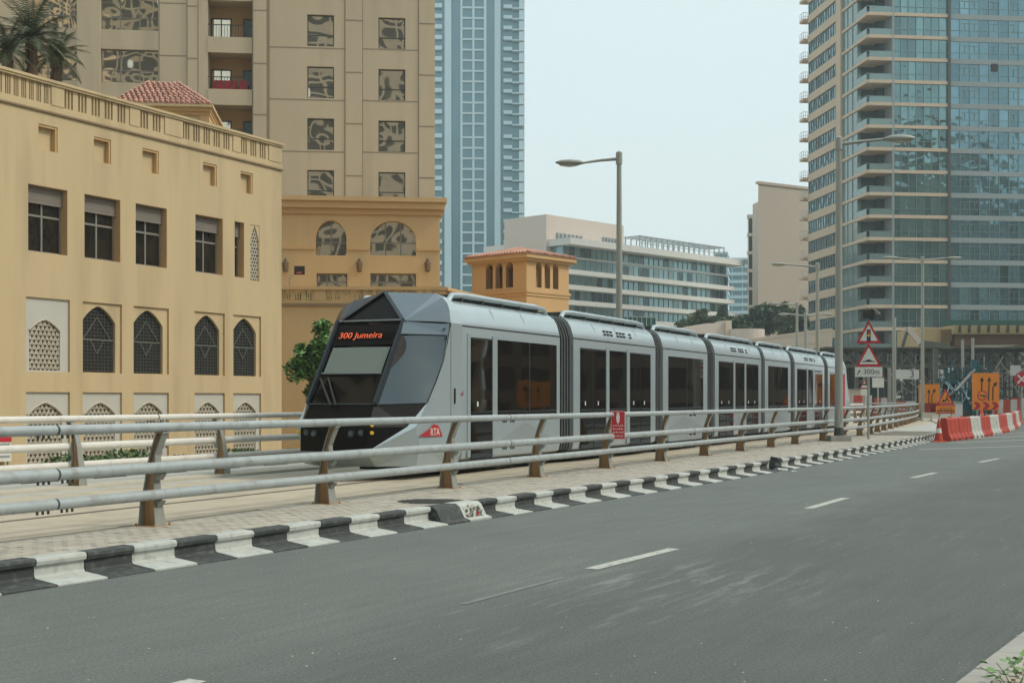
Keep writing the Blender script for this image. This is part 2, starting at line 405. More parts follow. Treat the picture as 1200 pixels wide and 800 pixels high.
mat('road_paint', (.48, .49, .44), .8, var=.12, scale=9, dirt=(.16, .17, .15), dirt_amt=.9)
mat('worn_paint', (.19, .2, .185), .85, var=.25, scale=9, dirt=(.13, .14, .13), dirt_amt=1)
mat('kerb_black', (.042, .048, .045), .75, var=.18, scale=4, bump=.4, dirt=(.16, .165, .15), dirt_amt=.5)
mat('kerb_white', (.46, .48, .44), .8, var=.12, scale=4, bump=.4, dirt=(.26, .26, .23), dirt_amt=.55)
mat('rubble', (.27, .24, .19), .95, var=.5, scale=28, bump=1, bscale=35, dirt=(.05, .045, .04), dirt_amt=1)
mat('paver', (.43, .395, .33), .85, var=.1, scale=1.2, island=.07, bump=.3, dirt=(.26, .24, .2), dirt_amt=.55)
mat('paver_joint', (.16, .145, .115), .95, var=.15)
mat('track_slab', (.46, .40, .3), .9, var=.1, scale=.8, bump=.4, dirt=(.29, .25, .18), dirt_amt=.5)
mat('walk_slab', (.42, .42, .38), .9, var=.08, scale=.8, dirt=(.28, .27, .23), dirt_amt=.4)
mat('sand_ground', (.33, .28, .2), .95, var=.15, scale=.3)
mat('steel_rail', (.2, .18, .15), .4, metal=.5, var=.1)
mat('manhole', (.25, .245, .22), .7, var=.2, scale=9, bump=.5)

# ------------------------------------------------------------------ ground
g = MB(); g.quad((-350, -300, -.62), (500, -300, -.62), (500, 620, -.62), (-350, 620, -.62))
tag(g.build('ground', M['sand_ground']), kind='structure')

def catmull(pts, step):
    pts = [Vector((p[0], p[1], 0)) for p in pts]; out = []
    q = [2 * pts[0] - pts[1]] + pts + [2 * pts[-1] - pts[-2]]
    for i in range(1, len(q) - 2):
        for k in range(40):
            t = k / 40; a, b, c, d = q[i - 1], q[i], q[i + 1], q[i + 2]
            out.append(.5 * ((2 * b) + (c - a) * t + (2 * a - 5 * b + 4 * c - d) * t * t + (3 * b - a - 3 * c + d) * t ** 3))
    out.append(pts[-1]); L = [0]
    for a, b in zip(out, out[1:]): L.append(L[-1] + (b - a).length)
    res = []; s = 0; i = 0
    while s <= L[-1]:
        while L[i + 1] < s: i += 1
        t = (s - L[i]) / (L[i + 1] - L[i]); res.append(out[i].lerp(out[i + 1], t)); s += step
    return res
KP = [(-11.4, -1), (-8.0, 5.0), (-4.45, 11.53), (-.99, 17.8), (3.9, 26.8), (10.2, 39.3), (16.6, 53), (21.3, 65), (25.5, 78), (30, 95), (35, 120)]
BL = .615
kerb_path = catmull(KP, BL)
def offset(path, k):
    r = []
    for i, p in enumerate(path):
        t = (path[min(i + 1, len(path) - 1)] - path[max(i - 1, 0)]).normalized(); r.append(p + Vector((-t.y, t.x, 0)) * k)
    return r
def strip(mb, A, B, za, zb):
    for i in range(len(A) - 1):
        mb.quad((A[i].x, A[i].y, za), (A[i + 1].x, A[i + 1].y, za), (B[i + 1].x, B[i + 1].y, zb), (B[i].x, B[i].y, zb))
# fence line and the frame of the tracks
PH = math.degrees(math.atan(.4776))
fence_pts = [(-10.9, 1.75), (-9.22, 5.25), (-7.55, 8.75), (-5.89, 12.22)]
def fl(px, y): Y = 1.5 * F / (y - CY); return ((px - CX) / F * Y, Y)
for px in (180, 383, 527, 630, 711, 776, 827, 869, 905, 933):
    Y = 15.7 * 1165 / (1345 - px); fence_pts.append(((px - CX) / F * Y, Y))
fp2 = catmull([fence_pts[-2], fence_pts[-1], (14.2, 54.4), (17.9, 64.2), (22.1, 75.5), (27.2, 90), (30.6, 101), (31.6, 108), (30.6, 116), (26.5, 124), (19, 131)], 3.62)
near_posts = [Vector((*p, 0)) for p in fence_pts] + [p for p in fp2[2:]]
far_line = [Vector((-7.36 + .4776 * (y - 22.5), y, 0)) for y in (-6, 0, 8, 22.5, 40, 60, 80, 95)]
TR = Fr(-.767, 26.59, 24.53, .2)                                   # tram frame: side plane at y=0
road = MB()
kin = kerb_path
for i in range(0, len(kin) - 1):
    a, b = kin[i], kin[i + 1]
    road.quad((a.x, a.y, 0), (a.x + 70, a.y - 6, 0), (b.x + 70, b.y - 6, 0), (b.x, b.y, 0))
road_o = MB()
P0 = [(p.x, p.y) for p in kin]
road_o.poly([(x, y, 0) for x, y in P0] + [(140, 140, 0), (140, -60, 0), (-30, -60, 0), (-30, -20, 0)])
tag(road_o.build('road', M['asphalt']), kind='structure')

# raised pavement with the tram track between the near kerb and the far kerb
kb_in = offset(kerb_path, .44)
far_kerb = [Vector((-9.35 + .4776 * (y - 22.5), y, 0)) for y in [-8 + k * .9 for k in range(130)]]
sw = MB(); n = min(len(kb_in), len(far_kerb))
def ptAt(path, f):
    k = f * (len(path) - 1); i = min(int(k), len(path) - 2); return path[i].lerp(path[i + 1], k - i)
A = [ptAt(kb_in, i / 120) for i in range(121)]; B = [ptAt(far_kerb, i / 120) for i in range(121)]
strip(sw, A, B, .2, .2)
for i in range(120):
    sw.quad((B[i].x, B[i].y, .2), (B[i + 1].x, B[i + 1].y, .2), (B[i + 1].x, B[i + 1].y, -.7), (B[i].x, B[i].y, -.7))
    sw.quad((A[i].x, A[i].y, .2), (A[i].x, A[i].y, -.7), (A[i + 1].x, A[i + 1].y, -.7), (A[i + 1].x, A[i + 1].y, .2))
pave = tag(sw.build('pavement', M['walk_slab']), kind='structure')
# track slab with grooved rails
ts = MB()
ts.prism([(-1.05, .2), (3.55, .2), (3.55, .212), (-1.05, .212)], TR.W(-45, 0, -.2), TR.W(72, 0, -.2), TR.m, (0, 0, 1))
trk = tag(ts.build('track_bed', M['track_slab']), kind='structure')
for t in (.61, 2.04):
    r_ = MB(); p0, p1 = TR.W(-45, t, 0), TR.W(72, t, 0)
    r_.prism([(-.035, .012), (.035, .012), (.035, .022), (-.035, .022)], p0, p1, TR.m, (0, 0, 1)); r_.build('track_rail', M['steel_rail'], trk)
    r_ = MB(); r_.prism([(.04, .012), (.1, .012), (.1, .0155), (.04, .0155)], p0, p1, TR.m, (0, 0, 1)); r_.build('rail_groove', M['dark_void'], trk)
# pavers between the kerb and the track, laid in rows along the track
pv = MB(); jo = MB()
inner = [TR.W(s, -1.12, 0) for s in range(-40, 48, 2)]
LFr = Fr(-4.227, 15.7, PH)
def kerb_y(u):                     # local y of the inner kerb edge at this u in the fence frame
    best = min(KU, key=lambda q: abs(q[0] - u)); return best[1]
KU = [((p - LFr.o).dot(LFr.d), (p - LFr.o).dot(LFr.m)) for p in kb_in]
tin = [((p - LFr.o).dot(LFr.d), (p - LFr.o).dot(LFr.m)) for p in inner]
def track_y(u): return min(tin, key=lambda q: abs(q[0] - u))[1]
for ui in range(int(56 / .2)):
    u = -12 + ui * .2; y0 = kerb_y(u) + .03; y1 = min(track_y(u), 1.6)
    for vi in range(int((y1 + 4) / .1)):
        y = -4 + vi * .1
        if y < y0 or y + .1 > y1: continue
        off = .1 if vi % 2 else 0; h = .216 + rnd.uniform(-.0022, .0022)
        a = LFr.W(u + off + .005, y + .005, 0); b = LFr.W(u + off + .195, y + .005, 0); c = LFr.W(u + off + .195, y + .095, 0); d = LFr.W(u + off + .005, y + .095, 0)
        t1, t2 = h + rnd.uniform(-.0012, .0012), h
        pv.add([(a.x, a.y, t1), (b.x, b.y, t2), (c.x, c.y, t2), (d.x, d.y, t1), (a.x, a.y, .2), (b.x, b.y, .2), (c.x, c.y, .2), (d.x, d.y, .2)],
               [(0, 1, 2, 3), (4, 5, 1, 0), (5, 6, 2, 1), (6, 7, 3, 2), (7, 4, 0, 3)])
tag(pv.build('paver', M['paver'], pave), kind='stuff')
jo2 = MB(); strip(jo2, [ptAt(kb_in, i / 200) for i in range(10, 110)], [LFr.W(0, 0, 0)] * 0 or [LFr.W((p - LFr.o).dot(LFr.d), 1.6 if (p - LFr.o).dot(LFr.d) < 30 else .3, 0) for p in [ptAt(kb_in, i / 200) for i in range(10, 110)]], .2045, .2045)
jo2.build('joint_sand', M['paver_joint'], pave)
# cast iron covers in the pavement
for (px, py, rx) in ((506, 587.5, .36),):
    p = G(px, py, .22); c = MB(); c.tube([(0, 0, 0), (0, 0, .006)], rx, 24)
    mh = c.build('manhole_cover', M['manhole'], None, (p.x, p.y, .2185)); tag(mh, 'round dark manhole cover set in the paving just behind the broken kerb', 'manhole cover')
    c = MB()
    for k in range(-4, 5):
        hw = math.sqrt(max(0, .5 ** 2 - (k * .1) ** 2)); c.box(-hw, hw, k * .1 - .012, k * .1 + .012, .006, .011)
    c.build('tread_bar', M['dark_steel'], mh)
# ------------------------------------------------------------------ road markings
def dash(name, p, q, wd, m):
    a, b = G(*p, .004), G(*q, .004); d = (b - a).normalized(); nrm = Vector((-d.y, d.x, 0)) * wd / 2
    mb = MB(); K = 10; vs_ = []
    for i in range(K + 1):
        c = a.lerp(b, i / K); j = rnd.uniform(-.006, .006)
        vs_ += [tuple(c - nrm * (1 + j)), tuple(c + nrm * (1 + j))]
    mb.add(vs_, [(2 * i, 2 * i + 2, 2 * i + 3, 2 * i + 1) for i in range(K)])
    return tag(mb.build(name, m), kind='structure')
dash('lane_dash', (693, 666), (790, 642.3), .15, M['road_paint'])
dash('lane_dash', (947, 595.3), (991, 583), .15, M['road_paint'])
dash('lane_dash', (1069, 559.5), (1096, 553.6), .15, M['road_paint'])
dash('lane_dash', (1148, 541.3), (1170, 537), .15, M['road_paint'])
dash('lane_dash', (110, 826), (232, 796), .15, M['road_paint'])
dash('worn_line', (543, 707), (660, 676), .07, M['worn_paint'])
dash('hatch_line', (1077, 526.3), (1230, 521.4), .2, M['road_paint'])
dash('hatch_line', (1110, 518.6), (1230, 514.4), .2, M['road_paint'])
dash('hatch_line', (1137, 513.6), (1230, 509.2), .2, M['road_paint'])
dash('hatch_line', (1160, 508.8), (1230, 505.4), .2, M['road_paint'])
# small pale stones and litter on the road
gr = MB()
for k in range(110):
    px, py = rnd.uniform(0, 1200), 520 + 280 * rnd.random() ** .8
    if py < 698 - .16 * px + 12: continue
    p = G(px, py, 0); s = rnd.uniform(.003, .009) * (1 + (600 - 0) / 600 * 0)
    gr.add([(p.x - s, p.y - s * .7, 0), (p.x + s, p.y - s, 0), (p.x + s * .8, p.y + s, 0), (p.x - s, p.y + s * .8, 0), (p.x, p.y, s * .9)],
           [(0, 1, 4), (1, 2, 4), (2, 3, 4), (3, 0, 4)])
tag(gr.build('loose_grit', M['pale_concrete']), 'pale grit and small stones scattered over the asphalt', 'grit', kind='stuff')

# ------------------------------------------------------------------ striped kerb
prof = [(0, -.05), (0, .012), (.03, .02), (.30, .052), (.315, .075), (.318, .155), (.285, .172), (.278, .205), (.287, .228), (.31, .238), (.455, .24), (.455, -.05)]
kb = MB(); kb.prism(prof, (0, 0, 0), (BL - .012, 0, 0), (0, 1, 0), (0, 0, 1))
kerb = empty('kerb', (kerb_path[0].x, kerb_path[0].y, 0)); tag(kerb, kind='structure')
kbk = kb.build('kerb_block', M['kerb_black'], kerb); kwh = kb.build('kerb_block', M['kerb_white'], kerb)
def worn(mesh, seed, m):
    o = dup(mesh, kerb); o.data = mesh.data.copy(); rr = random.Random(seed)
    for v in o.data.vertices: v.co += Vector((0, rr.uniform(-.005, .005), rr.uniform(-.006, .003)))
    return o
vb = [kbk, worn(kbk, 1, 0), worn(kbk, 2, 0)]; vw = [kwh, worn(kwh, 3, 0), worn(kwh, 4, 0)]
# damaged block: face knocked off, rubble showing
dm = MB(); dm.prism([(.02, -.02), (.02, .02), (.12, .05), (.20, .2), (.26, .238), (.455, .24), (.455, -.02)], (0, 0, 0), (BL - .012, 0, 0), (0, 1, 0), (0, 0, 1))
dmg_b = dm.build('kerb_block', M['kerb_black'], kerb); dmg_w = dm.build('kerb_block', M['kerb_white'], kerb)
rb = MB()
for k in range(70):
    a = rnd.random(); x = .06 + rnd.random() * .46; yy = .1 + .09 * a; zz = .03 + .155 * a; s = rnd.uniform(.012, .04)
    rb.add([(x + s * rnd.uniform(-1, 1), yy - .012 + rnd.uniform(-s, s) * .4, zz + s * rnd.uniform(-1, 1)) for _ in range(5)], [(0, 1, 2), (1, 2, 3), (2, 3, 4), (0, 3, 4), (0, 1, 4)])
rbo = rb.build('exposed_rubble', M['rubble'], dmg_w); rk = MB()
rk.box(.2, .56, .07, .085, .022, .034); rk.box(.33, .38, .1, .11, .05, .11); rk.build('spray_paint_mark', M['red_print'], dmg_w)
def nearest_s(px, py):
    p = G(px, py, 0); return min(range(len(kerb_path)), key=lambda i: (kerb_path[i] - p).length)
# stagger the pattern so that a white block starts at the photographed boundary
t0 = G(70, 687, 0); i0 = min(range(len(kerb_path) - 1), key=lambda i: (kerb_path[i] - t0).length)
dsh = (t0 - kerb_path[i0]).dot((kerb_path[i0 + 1] - kerb_path[i0]).normalized())
used = set(); jb = nearest_s(543, 610)
if (jb - i0) % 2: jb += 1
jt = nearest_s(922, 551)
for i in range(1, len(kerb_path) - 1):
    t = (kerb_path[i + 1] - kerb_path[i]).normalized(); p = kerb_path[i] + t * dsh; white = (i - i0) % 2 == 0
    ang = math.atan2(t.y, t.x) + rnd.uniform(-.006, .006)
    if i == jb: src = dmg_w
    elif i in (jb - 1, jb + 1): src = dmg_b if i == jb - 1 else vb[2]
    else: src = rnd.choice(vw if white else vb)
    if src in used: o = dup(src, kerb)
    else: o = src; used.add(src)
    o.location = (p.x - kerb.location.x, p.y - kerb.location.y, rnd.uniform(-.004, .004)); o.rotation_euler = (0, 0, ang)
    if i == jb: o['label'] = 'broken white kerb block with exposed rubble and a red paint mark'
    if i in (jt, jt - 1):
        o.rotation_euler = (R(-28 if i == jt - 1 else 9), R(4), ang + R(-7 if i == jt - 1 else 5)); o.location.z += .02
        o.location.x += .22 * (1 if i == jt - 1 else 0); o.location.y -= .2 * (1 if i == jt - 1 else 0)
        o['label'] = 'kerb block knocked loose and tipped towards the road'
for o in vb + vw + [dmg_b, dmg_w]:
    if o not in used: bpy.data.objects.remove(o)
# far kerb along the service road behind the tram track
fk = empty('far_kerb', (far_kerb[0].x, far_kerb[0].y, 0)); tag(fk, kind='structure')
b1 = MB(); b1.box(0, .88, -.1, .1, .0, .235)
fb = b1.build('kerb_block', M['kerb_black'], fk); fw = b1.build('kerb_block', M['kerb_white'], fk)
FA = math.atan2(1, .4776)
for i in range(110):
    o = (fb if i % 2 else fw) if i < 2 else dup(fb if i % 2 else fw, fk)
    p = far_kerb[0] + Vector((.4776, 1, 0)).normalized() * i * .9
    o.location = (p.x - fk.location.x, p.y - fk.location.y, 0); o.rotation_euler = (0, 0, FA)
# right-hand corner: edging stones, herringbone strip and a white painted edge
CR = Fr(2.77, 7.95, 31.6)
edge = empty('corner_kerb', CR.o, CR.rz); tag(edge, kind='structure')
for k in range(10):
    q = MB(); x0 = -2.5 + k * .62; q.box(x0, x0 + .61, -.16, -.0, 0, .1 + rnd.uniform(0, .004)); q.build('edge_stone', M['concrete'], edge)
    q = MB(); q.box(x0, x0 + .61, -.62, -.37, 0, .115 + rnd.uniform(0, .004)); q.build('edge_stone', M['kerb_white'], edge)
q = MB()
for i in range(60):
    for j in range(2):
        x0 = -2.5 + i * .105; y0 = -.36 + j * .1
        q.prism([(0, 0), (.095, .02), (.095, .095), (0, .075)], (x0, y0, .02), (x0, y0, .1 + rnd.uniform(-.003, .003)), (1, 0, 0), (0, 1, 0))
cp = q.build('corner_paver', M['paver'], edge); cp['kind'] = 'stuff'
q = MB(); q.box(-2.6, 3.8, -.37, -.16, -.1, .085); q.box(-2.6, 3.8, -3.5, -.62, -.1, .1); q.build('corner_bed', M['sand_ground'], edge)
wd_ = MB(); rr = random.Random(3)
for k in range(46):
    a, l = rr.uniform(0, 6.28), rr.uniform(.02, .3); s = rr.uniform(.012, .022); z = .12 + rr.uniform(0, .13)
    c = Vector((math.cos(a) * l, math.sin(a) * l, z - .0)); d1 = Vector((math.cos(a), math.sin(a), rr.uniform(-.2, .5))).normalized() * s * 2; d2 = Vector((-math.sin(a), math.cos(a), rr.uniform(-.3, .3))) * s
    wd_.quad(c - d1, c + d2, c + d1, c - d2)
for k in range(7):
    a = k * .9; wd_.tube([(0, 0, 0), (math.cos(a) * .12, math.sin(a) * .12, .13), (math.cos(a) * .2, math.sin(a) * .2, .17)], .003, 4)
wp = G(1192, 803, .1); tag(wd_.build('weed', M['leaf_green'], None, (wp.x, wp.y, .02)), 'small green weed growing between the white edge and the paving strip', 'weed')

# ------------------------------------------------------------------ crash-barrier fences
def strut(mb, p, q, k=None):
    """p,q = (y0, z, halfwidth_x): slab of thickness th between two heights"""
def post_mesh():
    C = [(.135, -.10, 0), (.125, -.05, .3), (.10, -.05, .39), (.07, -.035, .55), (.05, -.06, .705), (.005, -.05, .85), (-.045, -.115, 1.0), (-.095, -.17, 1.12)]
    Wd = [.10, .075, .066, .058, .055, .05, .05, .05]
    web = MB()
    lo = [(a, z) for a, b, z in C]; hi = [(b, z) for a, b, z in C]
    web.prism(lo + hi[::-1], (-.012, 0, 0), (.012, 0, 0), (0, 1, 0), (0, 0, 1))
    def flange(side):
        f = MB()
        for i in range(len(C) - 1):
            y0, y1 = C[i][side], C[i + 1][side]; z0, z1 = C[i][2], C[i + 1][2]; w0, w1 = Wd[i], Wd[i + 1]; th = .016 if side == 0 else -.016
            f.add([(-w0, y0, z0), (w0, y0, z0), (w0, y0 + th, z0), (-w0, y0 + th, z0), (-w1, y1, z1), (w1, y1, z1), (w1, y1 + th, z1), (-w1, y1 + th, z1)],
                  [(0, 3, 2, 1), (4, 5, 6, 7), (0, 1, 5, 4), (1, 2, 6, 5), (2, 3, 7, 6), (3, 0, 4, 7)])
        return f
    br = []
    for z, y in ((.39, -.06), (.705, -.07)):
        br.append(MB()); br[-1].prism([(-.09, .0), (-.03, -.075), (.02, -.075), (.02, .0)], (-.05, y, z - .075), (.05, y, z - .075), (0, 1, 0), (0, 0, 1))
    br.append(MB()); br[-1].box(-.06, .06, -.19, -.075, 1.105, 1.122)
    bs = MB(); bs.box(-.17, .17, -.17, .19, -.004, .018)
    for sx in (-1, 1):
        for sy in (-.13, .15): bs.tube([(sx * .13, sy, .018), (sx * .13, sy, .045)], .016, 6)
    return web, flange(0), flange(1), br, bs
pw, pf0, pf1, pbr, pbs = post_mesh()
def make_post(root):
    p = empty('post'); p.parent = root
    pw.build('web', M['post_rust_shade'], p); pf0.build('flange', M['post_grey'], p); pf1.build('flange', M['post_grey'], p)
    for b_ in pbr: b_.build('rail_bracket', M['post_grey'], p)
    pbs.build('base_plate', M['post_rust_shade'], p)
    return p
RAILS = ((.39, -.125, .062), (.705, -.135, .066), (1.175, -.135, .056))
def fence(name, pts, flip, m_rail, label, joint0=1, per=3, jf=.56):
    root = empty(name, (pts[0].x, pts[0].y, .2)); tag(root, label, 'crash barrier')
    first = None; O = Vector((pts[0].x, pts[0].y, 0))
    dirs = [(pts[min(i + 1, len(pts) - 1)] - pts[max(i - 1, 0)]).normalized() for i in range(len(pts))]
    for i, p in enumerate(pts):
        a = math.atan2(dirs[i].y, dirs[i].x) + (math.pi if flip else 0)
        q = make_post(root) if first is None else copy_tree(first, root)
        first = first or q; q.location = p - O; q.rotation_euler = (0, 0, a)
    sg = -1 if flip else 1
    offs = {h: offset(pts, y * sg) for h, y, r_ in RAILS}
    # joints fall between posts, every third span
    ks = [k for k in range(joint0, len(pts) - 1, per)]; cuts = [0] + [k + jf for k in ks] + [len(pts) - 1]
    for h, y, rad in RAILS:
        path = [p - O for p in offs[h]]
        def at(f): i = min(int(f), len(path) - 2); return path[i].lerp(path[i + 1], f - i) + Vector((0, 0, h))
        for a, b in zip(cuts, cuts[1:]):
            fs = [a + .004] + [k for k in range(int(a) + 1, int(math.ceil(b)))] + [b - .004]
            rl = MB(); rl.tube([at(f) for f in fs], rad, 14); ro = rl.build('rail', m_rail, root, smooth=True)
            smooth_by_angle(ro, 40)
        for c in cuts[1:-1]:
            s_ = MB(); s_.tube([at(c - .02), at(c + .02)], rad - .008, 12); jo_ = s_.build('joint_sleeve', M['dark_steel'], root)
            bl = MB()
            for f in (-.065, -.045, -.025, .025, .045, .065):
                q = at(c + f); bl.tube([q + Vector((0, 0, -rad + .01)), q + Vector((0, 0, -rad - .035))], .014, 6)
            bl.build('joint_bolt', M['dark_steel'], root)
    return root
fence('crash_barrier', near_posts, False, M['rail_paint'], 'grey three-rail barrier with curved brown-webbed posts between the striped kerb and the tram', joint0=3)
fpts = []
for k in range(27):
    p = Vector((-7.36, 22.5, 0)) + Vector((.4776, 1, 0)).normalized() * (k - 8) * 3.9; fpts.append(p)
fence('crash_barrier', fpts, True, M['rail_white'], 'pale three-rail barrier behind the tram track, in front of the yellow building', joint0=2)
lg = MB(); Lf = Fr(-7.36, 22.5, PH)
lg.prism([(-.25, 0), (.35, 0), (.35, .05), (-.25, .05)], Lf.W(-34, 0, .2), Lf.W(72, 0, .2), Lf.m, (0, 0, 1))
tag(lg.build('concrete_plinth', M['pale_concrete']), kind='structure')

# red warning sign on the near barrier
SF = Fr(near_posts[8].x, near_posts[8].y, PH, 0)
sg = empty('warning_sign', SF.W(0, -.26, 0), R(3)); tag(sg, 'small red warning sign with a white hand, hung on the near barrier rail', 'sign')
q = MB(); q.box(-.155, .155, -.006, .006, .84, 1.46); q.build('sign_plate', M['sign_red'], sg)
q = MB()
for a in ((-.15, .15, .848, .856), (-.15, .15, 1.444, 1.452), (-.15, -.143, .856, 1.444), (.143, .15, .856, 1.444)): q.box(a[0], a[1], -.009, -.006, a[2], a[3])
q.build('sign_border', M['sign_white'], sg)
q = MB(); q.poly([(x * .032, -.009, 1.31 + z * .1) for x, z in ((-.6, -1.2), (.6, -1.2), (1.1, -.4), (1.2, .3), (.5, 1.0), (0, 1.25), (-.5, 1.0), (-1.2, .3), (-1.1, -.4))])
for k in range(4): q.bar((-.022 + k * .015, -.010, 1.38), (-.026 + k * .0175, -.010, 1.425), .008, .003, (0, 1, 0))
q.build('hand_symbol', M['sign_white'], sg)
q = MB(); rr = random.Random(5)
for row, zz in enumerate((1.13, 1.06, .985, .91)):
    x = -.115
    while x < .11:
        l = rr.uniform(.02, .05); q.box(x, min(x + l, .12), -.009, -.006, zz, zz + .014)
        if rr.random() < .6: q.box(x + l * .3, x + l * .3 + .009, -.009, -.006, zz + .014, zz + .034)
        if rr.random() < .4: q.box(x + l * .6, x + l * .6 + .009, -.009, -.006, zz - .014, zz - .006)
        x += l + .012
q.build('sign_lettering', M['sign_white'], sg)
# ------------------------------------------------------------------ the tram (local x along it, y across, z up from the rails)
tram = TR.root('tram'); tag(tram, 'silver seven-section tram with angular black glass nose, stopped behind the grey barrier', 'tram')
TW = 2.65
half = [(.10, .30), (.03, .34), (0, .5), (0, 2.955), (.025, 3.05), (.075, 3.22), (.16, 3.36), (.32, 3.46), (.6, 3.5)]
sect = half + [(TW - a, b) for a, b in half[::-1]]
def body(s0, s1):
    q = MB(); q.prism(sect, (s0, 0, 0), (s1, 0, 0), (0, 1, 0), (0, 0, 1)); o = q.build('car_body', M['tram_silver'], tram); return smooth_by_angle(o, 28)
def S(px): return TR.u(px)
WZ0, WZ1 = 1.14, 2.74
def panel(mb, s0, s1, z0, z1, pr=.006, y=0, far=False):
    mb.box(s0, s1, -pr, .004, z0, z1)
def pane(s0, s1, z0, z1, name='window', par=None, pr=.008):
    q = MB(); panel(q, s0, s1, z0, z1, pr); return q.build(name, M['tram_glass'], par or tram)
def door(s0, s1, leaves=2):
    q = MB(); panel(q, s0, s1, .3, WZ1, .004); d = q.build('door', M['rubber'], tram)
    wd_ = (s1 - s0) / leaves
    for k in range(leaves):
        a, b = s0 + k * wd_ + .03, s0 + (k + 1) * wd_ - .03
        pane(a, b, .42, WZ1 - .04, 'door_glass', d, .012)
        q = MB(); panel(q, a, b, .33, .42, .014); q.build('door_kickplate', M['pillar_dark'], d)
        q = MB(); q.box(a + .25, a + .31, -.02, -.012, 1.36, 1.46) ; q.build('door_button', M['sign_white'], d)
    return d
def pillar(s0, s1, z0=.36, z1=WZ1 + .06, pr=.02):
    q = MB(); panel(q, s0, s1, z0, z1, pr); q.build('pillar', M['tram_silver'], tram)
def chevrons(s0, s1):
    """blue-grey triangular livery print under the windows, and the panel seams"""
    q = MB(); n = max(1, round((s1 - s0) / 3.2)); L = (s1 - s0) / n
    for k in range(n):
        a = s0 + k * L
        for y, d in ((-.003, 1),):
            q.poly([(a + .05, y, .62), (a + L * .45, y, 1.02), (a + L * .95, y, .62)][::d])
    q.build('livery_print', M['tram_silver_dark'], tram)
    q = MB()
    for z in (.56, 1.08): panel(q, s0, s1, z, z + .012, .004)
    q.build('panel_seam', M['rubber'], tram)
mods = [(528, 656, 'cab'), (672, 768, 'long'), (777, 829, 'short'), (838, 892, 'long'), (896.5, 926.5, 'short'), (931.5, 966, 'long'), (970.5, 989, 'end')]
cuts = {'682': 0}
ranges = []
for a, b, kind in mods:
    s0, s1 = S(a), S(b)
    if kind == 'cab': s0 = -.5
    ranges.append((s0, s1, kind)); 
def module(s0, s1, kind):
    body(s0, s1)
    # roof seam, rain gutter, roof-edge hatch joints
    q = MB(); panel(q, s0, s1, 2.935, 2.96, .006); q.build('cantrail_seam', M['rubber'], tram)
    L = s1 - s0
    # raised roof fairing carried on short brackets
    if True:
        for y in (.34, TW - .34):
            q = MB(); q.tube([(s0 + .04, y, 3.44), (s0 + .2, y, 3.57), (s0 + .7, y, 3.595), (s1 - .7, y, 3.595), (s1 - .2, y, 3.57), (s1 - .04, y, 3.44)], .06, 8); o = q.build('roof_rail', M['tram_silver'], tram); smooth_by_angle(o, 50)
            q = MB()
            k = s0 + .6
            while k < s1 - .4: q.box(k, k + .07, y - .03, y + .03, 3.48, 3.64); k += .95
            q.build('roof_rail_bracket', M['dark_steel'], tram)
        q = MB(); q.box(s0 + .3, s1 - .3, .44, TW - .44, 3.44, 3.6)
        eq = q.build('roof_equipment', M['dark_steel'], tram)
    # dotted grille and fleet lettering on the roof cove
    if kind == 'long':
        q = MB(); c = (s0 + s1) / 2 - .9
        for k in range(9):
            for rowz, yy in ((3.11, .04), (3.19, .065)):
                if (k * 7 + int(rowz * 100)) % 4: q.box(c + k * .24, c + k * .24 + .14, yy - .012, yy + .02, rowz, rowz + .045)
        q.build('roof_vent', M['rubber'], tram)
    if kind == 'cab':
        d0, d1 = S(551), S(576.5)
        door(d0, d1, 1)
        pane(S(582), S(652), WZ0, WZ1); pillar(S(576.5), S(582)); q = MB(); panel(q, S(620) - .03, S(620) + .03, WZ0, WZ1, .014); q.build('window_bar', M['rubber'], tram)
        pillar(-.3, d0 - .02); chevrons(S(583), s1 - .25)
    elif kind == 'long':
        dl = 1.75; g0 = .42
        door(s0 + g0, s0 + g0 + dl); door(s1 - g0 - dl, s1 - g0)
        pillar(s0 + g0 + dl, s0 + g0 + dl + .22); pillar(s1 - g0 - dl - .22, s1 - g0 - dl)
        pane(s0 + g0 + dl + .22, s1 - g0 - dl - .22, WZ0, WZ1)
        chevrons(s0 + g0 + dl + .25, s1 - g0 - dl - .25)
    elif kind == 'short':
        pane(s0 + .48, s1 - .48, WZ0, WZ1); c = (s0 + s1) / 2
        q = MB(); panel(q, c - .03, c + .03, WZ0, WZ1, .014); q.build('window_bar', M['rubber'], tram); chevrons(s0 + .1, s1 - .1)
        q = MB(); q.box(s0 + .5, s1 - .5, -.0, .06, .30, .54); q.box(s0 + .5, s1 - .5, TW - .06, TW, .30, .54); q.build('bogie_skirt', M['tram_silver_dark'], tram)
    else:
        pane(s0 + .4, s0 + 1.7, WZ0, WZ1); door(s0 + 1.9, s0 + 2.9, 1)
    # hatch joints in the silver cove
    q = MB(); k = s0 + 1.55
    while k < s1 - .5:
        q.bar((k, .022, 3.0), (k, .074, 3.23), .008, .006, (0, 1, 0)); q.bar((k, .074, 3.23), (k, .158, 3.365), .008, .006, (0, 1, 0)); k += 1.55
    q.build('hatch_joint', M['tram_silver_dark'], tram)
    q = MB(); q.box(s0 + .1, s1 - .1, .25, TW - .25, .08, .34); q.build('underframe', M['rubber'], tram)
    q = MB(); bogies = ()
    if kind in ('short',): bogies = ((s0 + s1) / 2,)
    elif kind == 'cab': bogies = (2.9,)
    elif kind == 'end': bogies = ((s0 + s1) / 2,)
    for c in bogies:
        for ds in (-.85, .85):
            for y in (.42, TW - .62):
                wq = MB(); wq.tube([(c + ds, y, .31), (c + ds, y + .2, .31)], .295, 16); wq.build('wheel', M['steel_rail'], tram)
for r_ in ranges: module(*r_)
